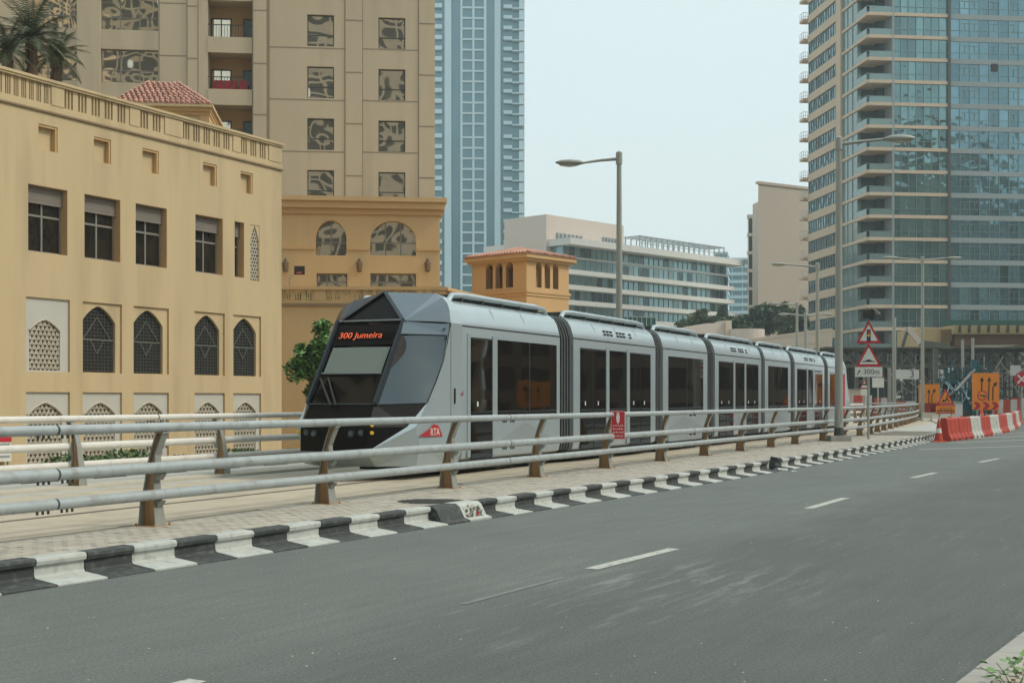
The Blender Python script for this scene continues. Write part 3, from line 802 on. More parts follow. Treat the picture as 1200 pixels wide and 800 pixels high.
# gangways
for (a, b) in zip(ranges, ranges[1:]):
    s0, s1 = a[1], b[0]; n = 5
    gw = MB(); ins = [(x + (.09 if x < 1.3 else -.09), z - (.06 if z > 3 else 0)) for x, z in sect]
    gw.prism(ins, (s0 - .02, 0, 0), (s1 + .02, 0, 0), (0, 1, 0), (0, 0, 1)); go = gw.build('gangway', M['bellows'], tram)
    for k in range(n):
        c = s0 + (s1 - s0) * (k + .5) / n; f = MB(); i2 = [(x + (.05 if x < 1.3 else -.05), z - (.03 if z > 3 else 0)) for x, z in sect]
        f.prism(i2, (c - .025, 0, 0), (c + .025, 0, 0), (0, 1, 0), (0, 0, 1)); f.build('bellows_fold', M['bellows'], go)
# tail of the last section: mirrored angular nose
e0 = ranges[-1][1]
# ---- front nose: vertices shared left and right
C_ = TW / 2
def mir(v): return (v[0], TW - v[1], v[2])
Atop = (-1.74, .63, 3.0); Abot = (-2.82, .63, 1.42); Apex = (-1.22, C_, 3.6); Cc = (-.5, .6, 3.6)
REAR = [Cc, (-.72, .32, 3.5), (-.84, .16, 3.38), (-.91, .075, 3.24), (-.97, .025, 3.07), (-1.0, 0.0, 2.98)]
D = (-1.0, 0.0, 2.98)
SG = (-1.95, 0, 1.45); DG = (-2.42, .17, 1.0); BLk = (-3.12, .62, .55); Fm = (-2.9, C_, 1.42); F1 = (-3.08, .6, 1.0); F1c = (-3.14, C_, 1.0); BLc = (-3.22, C_, .55)
Bb = (-2.72, .66, .27); Bbc = (-2.8, C_, .27); SL = (-2.2, .02, .62); SLb = (-2.2, .1, .27); S1 = (-2.35, 0.03, 1.0)
def tri_fan(mb, ps, k=None):
    mb.poly(ps, k); mb.poly([mir(p) for p in ps][::-1], k)
def nose(parent, name_root=None):
    # silver shell
    q = MB()
    tri_fan(q, [(-1.0, 0, .5), (-1.0, 0, 1.45), SG, S1, SL]) ; tri_fan(q, [(-1, .1, .27), (-1.0, 0, .5), SL, SLb])
    tri_fan(q, [(-1.0, 0, 1.45), (-1.0, 0, 2.96), (-1.06, 0, 2.9), (-1.3, 0, 2.3), (-1.62, 0, 1.8), SG])
    tri_fan(q, [SG, DG, S1]); tri_fan(q, [S1, DG, BLk, SL]); tri_fan(q, [SL, BLk, Bb, SLb]); tri_fan(q, [BLk, BLc, Bbc, Bb])
    tri_fan(q, [(-1, .1, .27), SLb, Bb, Bbc, (-1, C_, .27)])
    q.build('nose_shell', M['tram_silver'], parent)
    # roof facets and brow
    q = MB(); q.poly([Apex, Cc, Atop]); q.build('brow_panel', M['brow_glass_sheen'], parent)
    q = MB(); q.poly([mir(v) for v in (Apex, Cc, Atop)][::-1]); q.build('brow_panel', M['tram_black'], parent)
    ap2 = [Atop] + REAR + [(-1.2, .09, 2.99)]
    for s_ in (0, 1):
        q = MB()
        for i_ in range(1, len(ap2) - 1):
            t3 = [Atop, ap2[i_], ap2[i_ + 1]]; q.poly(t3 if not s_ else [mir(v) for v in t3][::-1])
        q.build('brow_panel', M['brow_glass_sheen'] if not s_ else M['tram_black'], parent)
    # silver collar between the glass edge and the first car body
    q = MB(); tri_fan(q, [(-1, 0, .5), (-.5, 0, .5), (-.5, 0, 2.955), (-1, 0, 2.955)]); tri_fan(q, [(-1, .1, .27), (-.5, .1, .27), (-.5, 0, .5), (-1, 0, .5)]); tri_fan(q, [(-1, 0, 2.955), (-.5, 0, 2.955), (-.5, 0, 2.98), (-1, 0, 2.98)])
    for p_, n_ in zip(REAR, REAR[1:]): tri_fan(q, [p_, (-.5, p_[1], p_[2] if p_ is not Cc else 3.53), (-.5, n_[1], n_[2]), n_])
    q.poly([Cc, Apex, mir(Cc), (-.45, TW - .6, 3.5), (-.45, .6, 3.5)]); q.build('roof_collar', M['tram_silver'], parent)
    q = MB(); q.poly([Atop, mir(Atop), Apex]); q.build('top_screen', M['tram_black'], parent)
    # windscreen with its frame
    q = MB(); q.poly([Atop, Abot, (-2.87, C_, 1.42), mir(Abot), mir(Atop), (-1.79, C_, 3.0)]); ws = q.build('windscreen', M['screen_glass'], parent)
    def W_(f, g_, out=.01):           # point on the windscreen: f 0..1 across from the near side, g 0..1 downwards
        y = .63 + (TW - 1.26) * f; s = -1.76 + (-2.85 + 1.76) * g_; z = 3.0 + (1.42 - 3.0) * g_
        return (s - out * 1.5 - .025 * (1 - abs(2 * f - 1)), y, z + out * .8)
    q = MB(); q.add([W_(.04, .33, .012), W_(.94, .33, .012), W_(.94, .63, .012), W_(.04, .63, .012)], [(0, 1, 2, 3)]); q.build('sun_blind', M['blind'], ws)
    q = MB(); q.bar(W_(.03, .645, .02), W_(.96, .645, .02), .03, .03); q.build('blind_rod', M['tram_silver_dark'], ws)
    q = MB(); q.bar(W_(.0, .0, .02), W_(1, .0, .02), .03, .025); q.build('screen_trim', M['tram_silver_dark'], parent)
    q = MB(); q.add([W_(.02, .05, .012), W_(.97, .05, .012), W_(.97, .3, .012), W_(.02, .3, .012)], [(0, 1, 2, 3)]); lb = q.build('destination_display', M['tram_black'], parent)
    # wiper
    q = MB(); q.bar(W_(.93, .72, .05), W_(.6, 1.04, .05), .035, .03); q.bar(W_(.8, .72, .05), W_(.52, 1.04, .05), .03, .03); q.bar(W_(.93, .7, .05), W_(.8, .71, .05), .02, .02); q.build('wiper', M['rubber'], parent)
    for sgn in (0, 1):
        a = (lambda v: v) if not sgn else mir
        q = MB(); q.bar(a((Atop[0] - .02, Atop[1] - .03, Atop[2])), a((Abot[0] - .02, Abot[1] - .03, Abot[2])), .13, .05, (0, 1, 0)); q.build('screen_pillar', M['pillar_dark'], parent)
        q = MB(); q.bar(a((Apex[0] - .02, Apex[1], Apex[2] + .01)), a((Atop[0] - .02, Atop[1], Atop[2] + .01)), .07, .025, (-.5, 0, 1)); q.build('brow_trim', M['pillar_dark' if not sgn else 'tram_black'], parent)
        # faceted side glass with its curved rear edge
        edge_ = [D, (-1.06, 0, 2.85), (-1.14, 0, 2.6), (-1.3, 0, 2.25), (-1.6, 0, 1.85), (-1.82, 0, 1.6), SG]
        # ruled grid between the screen pillar and the curved rear edge, gently bulged
        q = MB(); NG, NR = 8, 12; front = lambda g_: Vector(Atop).lerp(Vector(Abot), g_)
        el_ = [0]
        for p_, n_ in zip(edge_, edge_[1:]): el_.append(el_[-1] + (Vector(n_) - Vector(p_)).length)
        def rear(g_):
            t_ = g_ * el_[-1]; i_ = min(next((k_ for k_ in range(len(el_) - 1) if el_[k_ + 1] >= t_ - 1e-9), len(el_) - 2), len(el_) - 2)
            return Vector(edge_[i_]).lerp(Vector(edge_[i_ + 1]), (t_ - el_[i_]) / (el_[i_ + 1] - el_[i_]))
        gp = []
        for r__ in range(NR + 1):
            for c__ in range(NG + 1):
                f_, g_ = c__ / NG, r__ / NR; p_ = front(g_).lerp(rear(g_), f_); b_ = .05 * math.sin(math.pi * f_) * math.sin(math.pi * min(1, g_ + .0)); p_ += Vector((-.55, -.8, .1)) * b_; gp.append(a(tuple(p_)))
        fc = [(r__ * (NG + 1) + c__, r__ * (NG + 1) + c__ + 1, (r__ + 1) * (NG + 1) + c__ + 1, (r__ + 1) * (NG + 1) + c__) for r__ in range(NR) for c__ in range(NG)]
        q.add(gp, fc if not sgn else [f_[::-1] for f_ in fc])
        sgz = q.build('side_glass', M['nose_glass'], parent, smooth=True)
        q = MB(); K_ = 12; pp_ = []
        for k_ in range(K_ + 1): g_ = .17 + .42 * k_ / K_; f_ = .05; pp_.append(front(g_).lerp(rear(g_), f_))
        for k_ in range(K_, -1, -1): g_ = .17 + .42 * k_ / K_; f_ = .05 + .17 * math.sin(math.pi * (k_ / K_) ** .8); pp_.append(front(g_).lerp(rear(g_), f_))
        pp_ = [a(tuple(v_ + Vector((-.55, -.8, .1)) * .03)) for v_ in pp_]
        for k_ in range(K_): t4 = [pp_[k_], pp_[k_ + 1], pp_[2 * K_ - k_], pp_[2 * K_ + 1 - k_]]; q.poly(t4 if not sgn else t4[::-1])
        q.build('side_mirror_recess', M['tram_black'], sgz)
        q = MB(); q.tube([a((p[0] - .004, p[1] - .004, p[2])) for p in edge_], .012, 6); q.build('glass_seal', M['rubber'], sgz)
        q = MB(); q.add([a((-1.84, .585, 2.97)), a((-1.09, -.012, 2.95)), a((-1.14, -.022, 2.74)), a((-1.93, .575, 2.74))], [(0, 1, 2, 3)]); q.build('header_band', M['tram_blue_grey'], sgz)
        for (pp) in ((-1.72, .5, 2.84), (-1.2, .04, 2.85)):
            q = MB(); q.tube([a(pp), a((pp[0] - .02, pp[1] - .03, pp[2]))], .016, 8); q.build('marker_stud', M['rubber'], sgz)
        # black lower mask
        q = MB(); f_ = [[Abot, SG, DG, F1], [F1, DG, BLk], [(-2.87, C_, 1.42), Abot, F1, F1c], [F1c, F1, BLk, BLc]]
        for p in f_:
            pp = [a(v) for v in p]; q.poly(pp if not sgn else pp[::-1])
        q.build('lower_mask', M['tram_black'], parent)
        q = MB(); q.bar(a((Abot[0] - .02, Abot[1], 1.42)), a((SG[0], SG[1] - .012, 1.445)), .02, .015); q.bar(a((Abot[0] - .02, Abot[1], 1.42)), a((-2.89, C_, 1.42)), .02, .015); q.build('belt_trim', M['tram_blue_grey'], parent)
        # headlamps
        for (y, z, r2, mt) in ((.74, .9, .06, 'nose_glass'), (.93, .88, .065, 'nose_glass')):
            x = -3.1 - (.04 if y > .8 else 0)
            q = MB(); q.tube([a((x + .05, y, z)), a((x - .02, y, z))], r2, 14); h = q.build('headlamp', M['pillar_dark'], parent)
            q = MB(); q.tube([a((x - .018, y, z)), a((x - .026, y, z))], r2 * .72, 14); q.build('lens', M[mt], h)
        for z in (.9, 1.04):
            q = MB(); q.tube([a((-3.04, .56, z)), a((-3.085, .52, z))], .035, 10); q.build('indicator_lamp', M['sign_yellow'], parent)
    return W_, lb
W_, lb = nose(tram)
# LED destination lettering lying in the display plane
o0 = Vector(W_(.95, .25, .016)); ox = (Vector(W_(.05, .25, .016)) - o0); oz = (Vector(W_(.95, .08, .016)) - o0)
X = ox.normalized(); Zv = oz.normalized(); Yv = Zv.cross(X)
def led(txt, size, u, v):
    p = o0 + X * u + Zv * v + Yv * -.004
    mw = Matrix(((X.x, Zv.x, X.cross(Zv).x, p.x), (X.y, Zv.y, X.cross(Zv).y, p.y), (X.z, Zv.z, X.cross(Zv).z, p.z), (0, 0, 0, 1)))
    return text(txt, 'display_text', M['led_orange'], lb, size, mw, .001, 'LEFT')
led('300 Jumeira', .2, .05, .12)
# unlit rows between the LED dots
q = MB()
for k in range(7):
    a = o0 + Zv * (.012 + k * .03) - Yv * .0; q.bar(a - X.cross(Zv) * -.004, a + ox - X.cross(Zv) * -.004, .009, .003, tuple(Yv))
q.build('display_louvre', M['tram_black'], lb)
# operator mark on the near cheek
q = MB(); q.poly([(-2.3 + .0, -.006, .82), (-1.35, -.006, .80), (-1.42, -.006, .9), (-1.52, -.006, 1.01), (-1.72, -.006, 1.04), (-1.85, -.006, .96)])
lg_ = q.build('operator_logo', M['red_print'], tram)
text('RTA', 'logo_lettering', M['sign_white'], lg_, .2, Matrix.Translation((-1.66, -.008, .885)) @ FACE, .001)
q = MB(); q.poly([(-.52 + .06 * math.cos(a * 1.2566 + .3) * (1 if a % 2 else .45), -.024, 1.62 + .06 * math.sin(a * 1.2566 + .3) * (1 if a % 2 else .45)) for a in range(5)]); q.build('red_emblem', M['red_print'], tram)
q = MB(); q.box(-.86, -.83, -.024, -.003, 1.42, 1.72); q.build('cab_handle', M['rubber'], tram)
q = MB(); panel(q, -1.0, -.99, .5, 2.94, .004); q.build('panel_seam', M['rubber'], tram)
# ---- tail nose (same shapes turned round)
before = set(tram.children)
tail = empty('tail_cab'); tail.parent = tram; tail.location = (e0 - .5, TW, 0); tail.rotation_euler = (0, 0, math.pi)
for ch in before:
    if ch.name.split('.')[0] in ('nose_shell', 'brow_panel', 'roof_collar', 'top_screen', 'windscreen', 'screen_pillar', 'brow_trim', 'side_glass', 'lower_mask'):
        c = ch.copy(); col.objects.link(c); c.parent = tail
q = MB(); q.box(e0 - .2, e0 + .2, -.012, .004, .6, 2.7); q.build('red_tail_panel', M['red_print'], tram)
# ------------------------------------------------------------------ yellow building on the left
B1 = Fr(-9.43, 54.5, math.degrees(math.atan((1420 - 600) / 1560)), 0)
yb = B1.root('yellow_building'); tag(yb, 'long cream-yellow building with pointed arch lattices and a balustrade along its roof', 'building')
UL, UR = B1.u(-75), B1.u(330)
ZP = 11.06          # moulding under the parapet
wins = [B1.rect(33, 79, 215.5, 294), B1.rect(99, 141, 227, 302), B1.rect(159, 195.5, 237.5, 309.5), B1.rect(229, 261, 251, 318.5)]
zt, zb_ = sum(w_[3] for w_ in wins) / 4, sum(w_[2] for w_ in wins) / 4
wins = [(a, b, zb_, zt, .30) for a, b, _, _ in wins]
slit = (*B1.rect(275, 286, 259, 325), .3)
slit = (slit[0], slit[1], zb_, zt, .3)
niches = [(B1.u(a), B1.u(b)) for a, b in ((45, 67.5), (110, 130), (167, 186), (238, 254), (282, 296))]
nz1, nz0 = B1.z(45, 144.5), B1.z(45, 174.5)
niches = [(a, b, nz0, nz1, .2) for a, b in niches]
pan2 = [(B1.u(a), B1.u(b)) for a, b in ((30.5, 82), (97, 143), (156.5, 198), (228, 263.5), (273.5, 306))]
p2t, p2b = B1.z(97, 353), B1.z(97, 436.5)
p1t, p1b = B1.z(97, 459.5), B1.z(97, 543)
pan2 = [(a, b, p2b, p2t, .16) for a, b in pan2]
pan1 = [(a, b, p1b, p1t, .16) for a, b, *_ in pan2]
slat = (B1.u(293.5), B1.u(304), B1.z(293.5, 329), B1.z(293.5, 263), .2)
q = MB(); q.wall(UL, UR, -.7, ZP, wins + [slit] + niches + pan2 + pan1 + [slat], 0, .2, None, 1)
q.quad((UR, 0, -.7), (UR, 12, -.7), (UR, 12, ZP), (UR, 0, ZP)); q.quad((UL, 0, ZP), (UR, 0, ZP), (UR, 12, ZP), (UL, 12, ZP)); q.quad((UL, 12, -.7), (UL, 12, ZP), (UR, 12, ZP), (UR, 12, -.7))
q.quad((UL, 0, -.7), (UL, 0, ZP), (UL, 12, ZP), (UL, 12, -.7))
q.build('wall', [M['cream_plaster'], M['orange_plaster']], yb)  # reveals: warm bounce light put into an orange plaster colour
# backs of the niches, panels and the lattice
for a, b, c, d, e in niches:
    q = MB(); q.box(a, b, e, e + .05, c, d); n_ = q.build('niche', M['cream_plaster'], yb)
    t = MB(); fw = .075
    t.box(a, b, .03, e, d - fw, d - .0); t.box(b - fw, b, .03, e, c, d - fw); t.build('niche_bounce_strip', M['orange_plaster'], n_)  # orange strips painting the warm bounce on the top and right reveals
def window(root, a, b, c, d, y, cols=2, shut=0.0, transom=None, frame='window_frame', glass='brown_glass', bw=.07):
    q = MB(); q.quad((a, y + .03, c), (b, y + .03, c), (b, y + .03, d), (a, y + .03, d)); w_ = q.build('window', M[glass], root)
    f = MB(); f.box(a, b, y, y + .05, c, c + bw); f.box(a, b, y, y + .05, d - bw, d); f.box(a, a + bw, y, y + .05, c + bw, d - bw); f.box(b - bw, b, y, y + .05, c + bw, d - bw)
    for k in range(1, cols):
        x = a + (b - a) * k / cols; f.box(x - bw / 2, x + bw / 2, y - .003, y + .05, c + bw, d - bw)
    if transom: z = c + (d - c) * transom; f.box(a + bw, b - bw, y - .006, y + .05, z - bw / 2, z + bw / 2)
    f.build('frame', M[frame], w_)
    if shut:
        s_ = MB(); n = 9; z0 = d - (d - c) * shut
        for k in range(n): zz = z0 + (d - z0) * k / n; s_.box(a, b, y - .09 + (k % 2) * .008, y - .01, zz, zz + (d - z0) / n)
        s_.build('roller_shutter', M['shutter'], w_)
    return w_
for i, (a, b, c, d, e) in enumerate(wins): window(yb, a, b, c, d, e, 2, .26, .56)
window(yb, *slit[:4], .3, 1, .26, .56)
for i, (a, b, c, d, e) in enumerate(pan2):
    wd_ = b - a
    if i == 0:      # pale lattice
        q = MB(); ar = arch(a + wd_ * .1, b - wd_ * .2, c + (d - c) * .56, c + (d - c) * .71); arch_panel(q, (a, b, c, d), ar, c + .05, .07, .06); pl = q.build('screen_surround', M['pale_plaster'], yb)
        rim = MB(); rim.tube([(p[0], .065, p[1]) for p in ar], .035, 6); rim.build('arch_moulding', M['lattice_stone'], pl)
        poly = [(ar[0][0], c + .05)] + ar + [(ar[-1][0], c + .05)]
        g_ = MB()
        for an in (60, 120, 0): grille(g_, poly, .155, an, .045, .10, .13)
        g_.build('lattice', M['lattice_stone'], pl)
        k = MB(); k.box(a, b, e, e + .02, c, d); k.build('backing', M['moulding_brown'], pl)
    else:
        a1 = a + .005; b1 = b - wd_ * .14; ar = arch(a1 + .01, b1, c + (d - c) * .72, c + (d - c) * .955)
        q = MB(); arch_panel(q, (a, b, c, d), ar, c + .02, .07, .12); pl = q.build('arch_surround', M['cream_plaster'], yb)
        poly = [(ar[0][0], c + .02)] + ar + [(ar[-1][0], c + .02)]
        k = MB(); k.quad((a, .19, c), (b, .19, c), (b, .19, d), (a, .19, d)); wn_ = k.build('arched_window', M['dark_void'], pl)
        g_ = MB(); grille(g_, poly, .12, 0, .011, .16, .175); grille(g_, poly, .16, 90, .008, .165, .175)
        m0 = (ar[0][0] + ar[-1][0]) / 2; h = (ar[-1][0] - ar[0][0]); zc = c + (d - c) * .47
        for p0, p1 in (((m0 - h * .42, zc), (m0, zc + h * .5)), ((m0, zc + h * .5), (m0 + h * .42, zc)), ((m0 - h * .2, zc), (m0, zc - h * .3)), ((m0, zc - h * .3), (m0 + h * .2, zc))):
            g_.bar((p0[0], .155, p0[1]), (p1[0], .155, p1[1]), .03, .02, (0, 1, 0))
        g_.box(ar[0][0], ar[-1][0], .14, .17, zc - .02, zc + .03)
        g_.build('iron_grille', M['weathered_steel'], pl)
for i, (a, b, c, d, e) in enumerate(pan1):
    wd_ = b - a; q = MB(); ar = arch(a + wd_ * .06, b - wd_ * .15, c + (d - c) * .69, c + (d - c) * .86); arch_panel(q, (a, b, c, d), ar, c + .03, .07, .06); pl = q.build('screen_surround', M['pale_plaster'], yb)
    rim = MB(); rim.tube([(p[0], .065, p[1]) for p in ar], .04, 6); rim.build('arch_moulding', M['lattice_stone'], pl)
    poly = [(ar[0][0], c + .03)] + ar + [(ar[-1][0], c + .03)]
    g_ = MB()
    for an in (60, 120, 0): grille(g_, poly, .16, an, .05, .10, .13)
    g_.build('lattice', M['lattice_stone'], pl)
    k = MB(); k.box(a, b, e, e + .02, c, d); k.build('backing', M['moulding_brown'], pl)
a, b, c, d, e = slat; q = MB(); ar = arch(a + .03, b - .03, c + (d - c) * .72, d - .05); arch_panel(q, (a, b, c, d), ar, c + .02, .02, .06); pl = q.build('arch_surround', M['cream_plaster'], yb)
poly = [(ar[0][0], c + .02)] + ar + [(ar[-1][0], c + .02)]; g_ = MB(); grille(g_, poly, .13, 62, .045, .06, .09); grille(g_, poly, .13, 118, .045, .06, .09); g_.build('lattice', M['lattice_stone'], pl)
k = MB(); k.box(a, b, .2, .22, c, d); k.build('backing', M['dark_void'], pl)
# parapet: moulding, pillars, balusters, coping
q = MB(); q.box(UL, UR + .06, -.07, .1, ZP, ZP + .06); q.build('moulding', M['moulding_brown'], yb)
q = MB(); q.box(UL, UR + .04, -.04, .3, ZP + .06, ZP + .16); q.box(UL, UR + .04, -.0, .26, ZP + .16, ZP + .30); q.build('parapet_base', M['cream_plaster'], yb)
q = MB(); q.box(UL, UR + .06, -.07, .33, 12.0, 12.07); q.box(UL, UR + .08, -.11, .37, 12.07, 12.16); q.build('coping', M['cream_plaster'], yb)
bays = [(-75, -40, 5), (-36, 16, 5), (16, 60, 5), (75, 152, 5), (164, 193, 2), (214, 273, 5), (282, 315, 3)]
pu = [UL] + [v for a, b, _ in bays for v in (B1.u(a), B1.u(b))] + [UR]
for i in range(0, len(pu), 2):
    if pu[i + 1] - pu[i] > .02: q = MB(); q.box(pu[i], pu[i + 1], -.02, .28, ZP + .30, 12.0); q.build('parapet_pillar', M['cream_plaster'], yb)
for a, b, n in bays:
    u0, u1 = B1.u(a), B1.u(b); q = MB(); gw = (u1 - u0) / n
    for g_ in range(n):
        s = u0 + g_ * gw; bw = gw / 9
        for k0, k1 in ((0, .5), (1.85, 2.65), (4.0, 4.8), (6.15, 9.0)): q.box(s + bw * k0, s + bw * k1, .02, .2, ZP + .30, 12.0)
    q.build('balusters', M['cream_plaster'], yb)
# grey-and-red notice board at the far left edge of the building
nb = Fr(-9.43, 54.5, math.degrees(math.atan((1420 - 600) / 1560)), 0)
nbr = empty('notice_board', nb.W(B1.u(0, -.2), -.2, 0), nb.rz); tag(nbr, 'low grey notice board with a red top band standing before the yellow wall', 'notice board')
za, zc = B1.z(5, 540), B1.z(5, 511)
q = MB(); q.box(-1.2, .42, -.03, .03, za, zc); q.build('panel', M['sign_white'], nbr)
q = MB(); q.box(-1.2, .42, -.04, -.03, zc - .17, zc); q.build('red_band', M['sign_red'], nbr)
q = MB(); 
for k in range(3): q.box(-1.1, .36, -.036, -.03, za + .12 + k * .19, za + .19 + k * .19)
q.build('text_line', M['tram_silver_dark'], nbr)
q = MB(); q.box(-1.1, -1.04, -.02, .04, -.62, za); q.box(.3, .36, -.02, .04, -.62, za); q.build('leg', M['pole_grey'], nbr)

# ------------------------------------------------------------------ roof kiosk with red tiles behind the balustrade
K1 = Fr(*(lambda p: (p.x, p.y))(P(172, 130, 63)), 83.7, 0)
kiosk = K1.root('tiled_kiosk'); tag(kiosk, 'small roof kiosk with a hipped red tile roof behind the balustrade of the yellow building', 'kiosk')
kz = K1.z(172, 121); ku0, ku1 = K1.u(128), K1.u(247); kr = K1.z(160, 97, 2.4)
q = MB(); q.box(ku0 + .35, ku1 - .12, .3, 4.6, 11.2, kz - .15); q.build('wall', M['cream_plaster'], kiosk)
q = MB(); q.box(ku0 + .25, ku1 - .06, .2, 4.7, kz - .45, kz - .3); q.box(ku0 + .12, ku1 - .02, .1, 4.8, kz - .3, kz - .12); q.box(ku1 - .55, ku1 - .1, .22, 4.6, 11.2, kz - .45); q.build('cornice', M['orange_plaster'], kiosk)
q = MB(); q.box(ku0, ku1 + .1, -.05, 5, kz - .12, kz + .0); q.build('eave', M['cream_plaster'], kiosk)
q = MB(); rows = 9
for r_ in range(rows):
    f0, f1 = r_ / rows, (r_ + 1) / rows
    uu0, uu1 = ku0 + .1 + 1.35 * f0, ku1 - (1.85) * f0; vv0, vv1 = ku0 + .1 + 1.35 * f1, ku1 - 1.85 * f1
    z0_, z1_ = kz + (kr - kz) * f0, kz + (kr - kz) * f1; n = int((uu1 - uu0) / .24)
    for k in range(n):
        a = uu0 + (uu1 - uu0) * (k + .5) / n
        q.tube([(a, 2.4 * f0 - .02, z0_ + .06), (a + (vv0 - uu0) * (1 if a < (uu0 + uu1) / 2 else -1) * .0, 2.4 * f1 + .05, z1_ + .03)], .095, 6)
    for k in range(8):
        for sx, e0_, e1_ in ((0, uu0, vv0), (1, uu1, vv1)):
            yy = 2.4 * f0 + (4.8 - 4.8 * f0) * (k + .5) / 8; q.tube([(e0_, yy, z0_ + .05), (e1_, 2.4 * f1 + (4.8 - 4.8 * f1) * (k + .5) / 8, z1_ + .03)], .11, 5)
    q.quad((uu0, 2.4 * f0, z0_), (uu1, 2.4 * f0, z0_), (vv1, 2.4 * f1, z1_), (vv0, 2.4 * f1, z1_))
q.quad((ku0 + .1, 0, kz), (ku0 + .1, 4.8, kz), (ku0 + 1.45, 2.4, kr), (ku0 + 1.45, 2.4, kr)); q.quad((ku1, 0, kz), (ku1, 4.8, kz), (ku1 - 1.85, 2.4, kr), (ku1 - 1.85, 2.4, kr))
rt = q.build('roof_tiles', M['roof_tile'], kiosk); rt['kind'] = 'stuff'

# ------------------------------------------------------------------ podium with arched windows and terrace
PX0 = P(425, 300, 72)
B2 = Fr(PX0.x, PX0.y, 83.7, 0); pod = B2.root('podium_building'); tag(pod, 'ochre podium block with two round-arched windows and an overhanging cornice, right of the yellow building', 'building')
u0, u1 = B2.u(300), B2.u(515.5); ztop = B2.z(425, 235)
ar_ = [(B2.u(370), B2.u(406), B2.z(370, 299), B2.z(370, 258)), (B2.u(434), B2.u(487.5), B2.z(434, 299), B2.z(434, 258.5))]
lw = [(B2.u(371), B2.u(407), B2.z(371, 345), B2.z(371, 320)), (B2.u(434), B2.u(487.5), B2.z(434, 345), B2.z(434, 320))]
q = MB(); q.wall(u0, u1, -.6, ztop, ar_ + lw, 0, .3); q.quad((u1, 0, -.6), (u1, 9, -.6), (u1, 9, ztop), (u1, 0, ztop)); q.quad((u0, 0, ztop), (u1, 0, ztop), (u1, 9, ztop), (u0, 9, ztop)); q.build('wall', M['ochre_plaster'], pod)
for a, b, c, d in ar_:
    ar = arch(a, b, c + (d - c) * .45 if b - a < 2 else c + (d - c) * .42, d, 9, False); q = MB(); arch_panel(q, (a, b, c, d + .02), ar, c, .01, .28); s_ = q.build('arch_surround', M['ochre_plaster'], pod)
    q = MB(); q.quad((a, .29, c), (b, .29, c), (b, .29, d), (a, .29, d)); wq = q.build('arched_window', M['wavy_glass'], s_)
    q = MB(); n = 2 if b - a < 2 else 3
    for k in range(1, n): x = a + (b - a) * k / n; q.box(x - .035, x + .035, .25, .28, c, d)
    q.box(a, b, .253, .28, c + (d - c) * .36, c + (d - c) * .36 + .06); q.build('glazing_bar', M['window_frame'], s_)
for a, b, c, d in lw: window(pod, a, b, c, d, .27, 3, 0, .6, glass='wavy_glass')
zs = B2.z(425, 291.5); q = MB()
segs = [(u0, ar_[0][0] - .05), (ar_[0][1] + .05, ar_[1][0] - .05), (ar_[1][1] + .05, u1 + .05)]
for a, b in segs: q = MB(); q.box(a, b, -.06, .02, zs - .07, zs + .07); q.build('string_course', M['orange_plaster'], pod)
c0 = B2.u(331); c1 = B2.u(521)
for nm, yy, za, zb2, ex in (('cornice', -.12, -.75, -.45, .1), ('cornice', -.3, -.45, -.08, .25), ('cornice', -.42, -.08, .16, .36)):
    q = MB(); q.box(u0, u1 + ex, yy, 9, ztop + za, ztop + zb2); q.build(nm, M['orange_plaster'] if za < -.2 else M['ochre_plaster'], pod)
def lantern(px, py):
    u, z = B2.uz(px, py, -.3); r_ = empty('wall_lantern', B2.W(u, -.3, z), B2.rz)
    q = MB(); q.tube([(0, 0, -.32), (0, 0, -.25), (0, 0, .2), (0, 0, .3)], [.05, .16, .2, .05], 6); q.build('lamp_body', M['brown_beam'], r_)
    q = MB(); q.tube([(0, .3, .35), (0, .1, .42), (0, 0, .3)], .03, 5); q.tube([(0, 0, .3), (0, 0, .45)], [.12, .01], 6); q.build('bracket', M['dark_steel'], r_); return r_
for px, lb_ in ((334.5, 'wall lantern beside the corner of the yellow building, leftmost of three on the podium'), (421, 'wall lantern on the podium between the two arched windows'), (501, 'wall lantern on the podium right of the wide arched window')):
    tag(lantern(px, 312), lb_, 'lantern', 'lanterns on the podium wall')

# terrace with balustrade
T1 = Fr(*(lambda p: (p.x, p.y))(P(521, 340, 63)), 88, 0); ter = T1.root('terrace_wall'); tag(ter, 'ochre terrace wall with a balustrade, running behind the front of the tram', 'terrace')
ta = T1.u(300); tz = T1.z(521, 336); tz0 = T1.z(521, 357)
L2 = 34.0; ddir = Vector((.291, .957, 0)); lx, ly = (T1.d.dot(ddir)) * L2, T1.m.dot(ddir) * L2
q = MB(); q.quad((ta, 0, -.6), (0, 0, -.6), (0, 0, tz0), (ta, 0, tz0)); q.quad((0, 0, -.6), (lx, ly, -.6), (lx, ly, tz0), (0, 0, tz0)); q.poly([(ta, 0, tz0), (0, 0, tz0), (lx, ly, tz0), (ta, ly, tz0)]); q.build('wall', M['ochre_plaster'], ter)
q = MB(); q.box(ta, .08, -.08, .0, tz0 - .07, tz0 + .05); q.bar((0.04, -.04, tz0), (lx + .04, ly, tz0), .14, .1); q.build('moulding', M['moulding_brown'], ter)
q = MB(); q.box(ta, .1, -.1, .3, tz - .16, tz); q.bar((0, 0, tz - .1), (lx, ly, tz - .1), .34, .15); q.build('coping', M['orange_plaster'], ter)
q = MB(); q.box(ta, 0, 0, .25, tz0, tz0 + .2); q.build('parapet_base', M['ochre_plaster'], ter)
bs = [(331, 368, 3), (382, 437, 6), (441, 462, 2), (466, 508, 4)]
us = [ta] + [T1.u(v) for b_ in bs for v in b_[:2]] + [0]
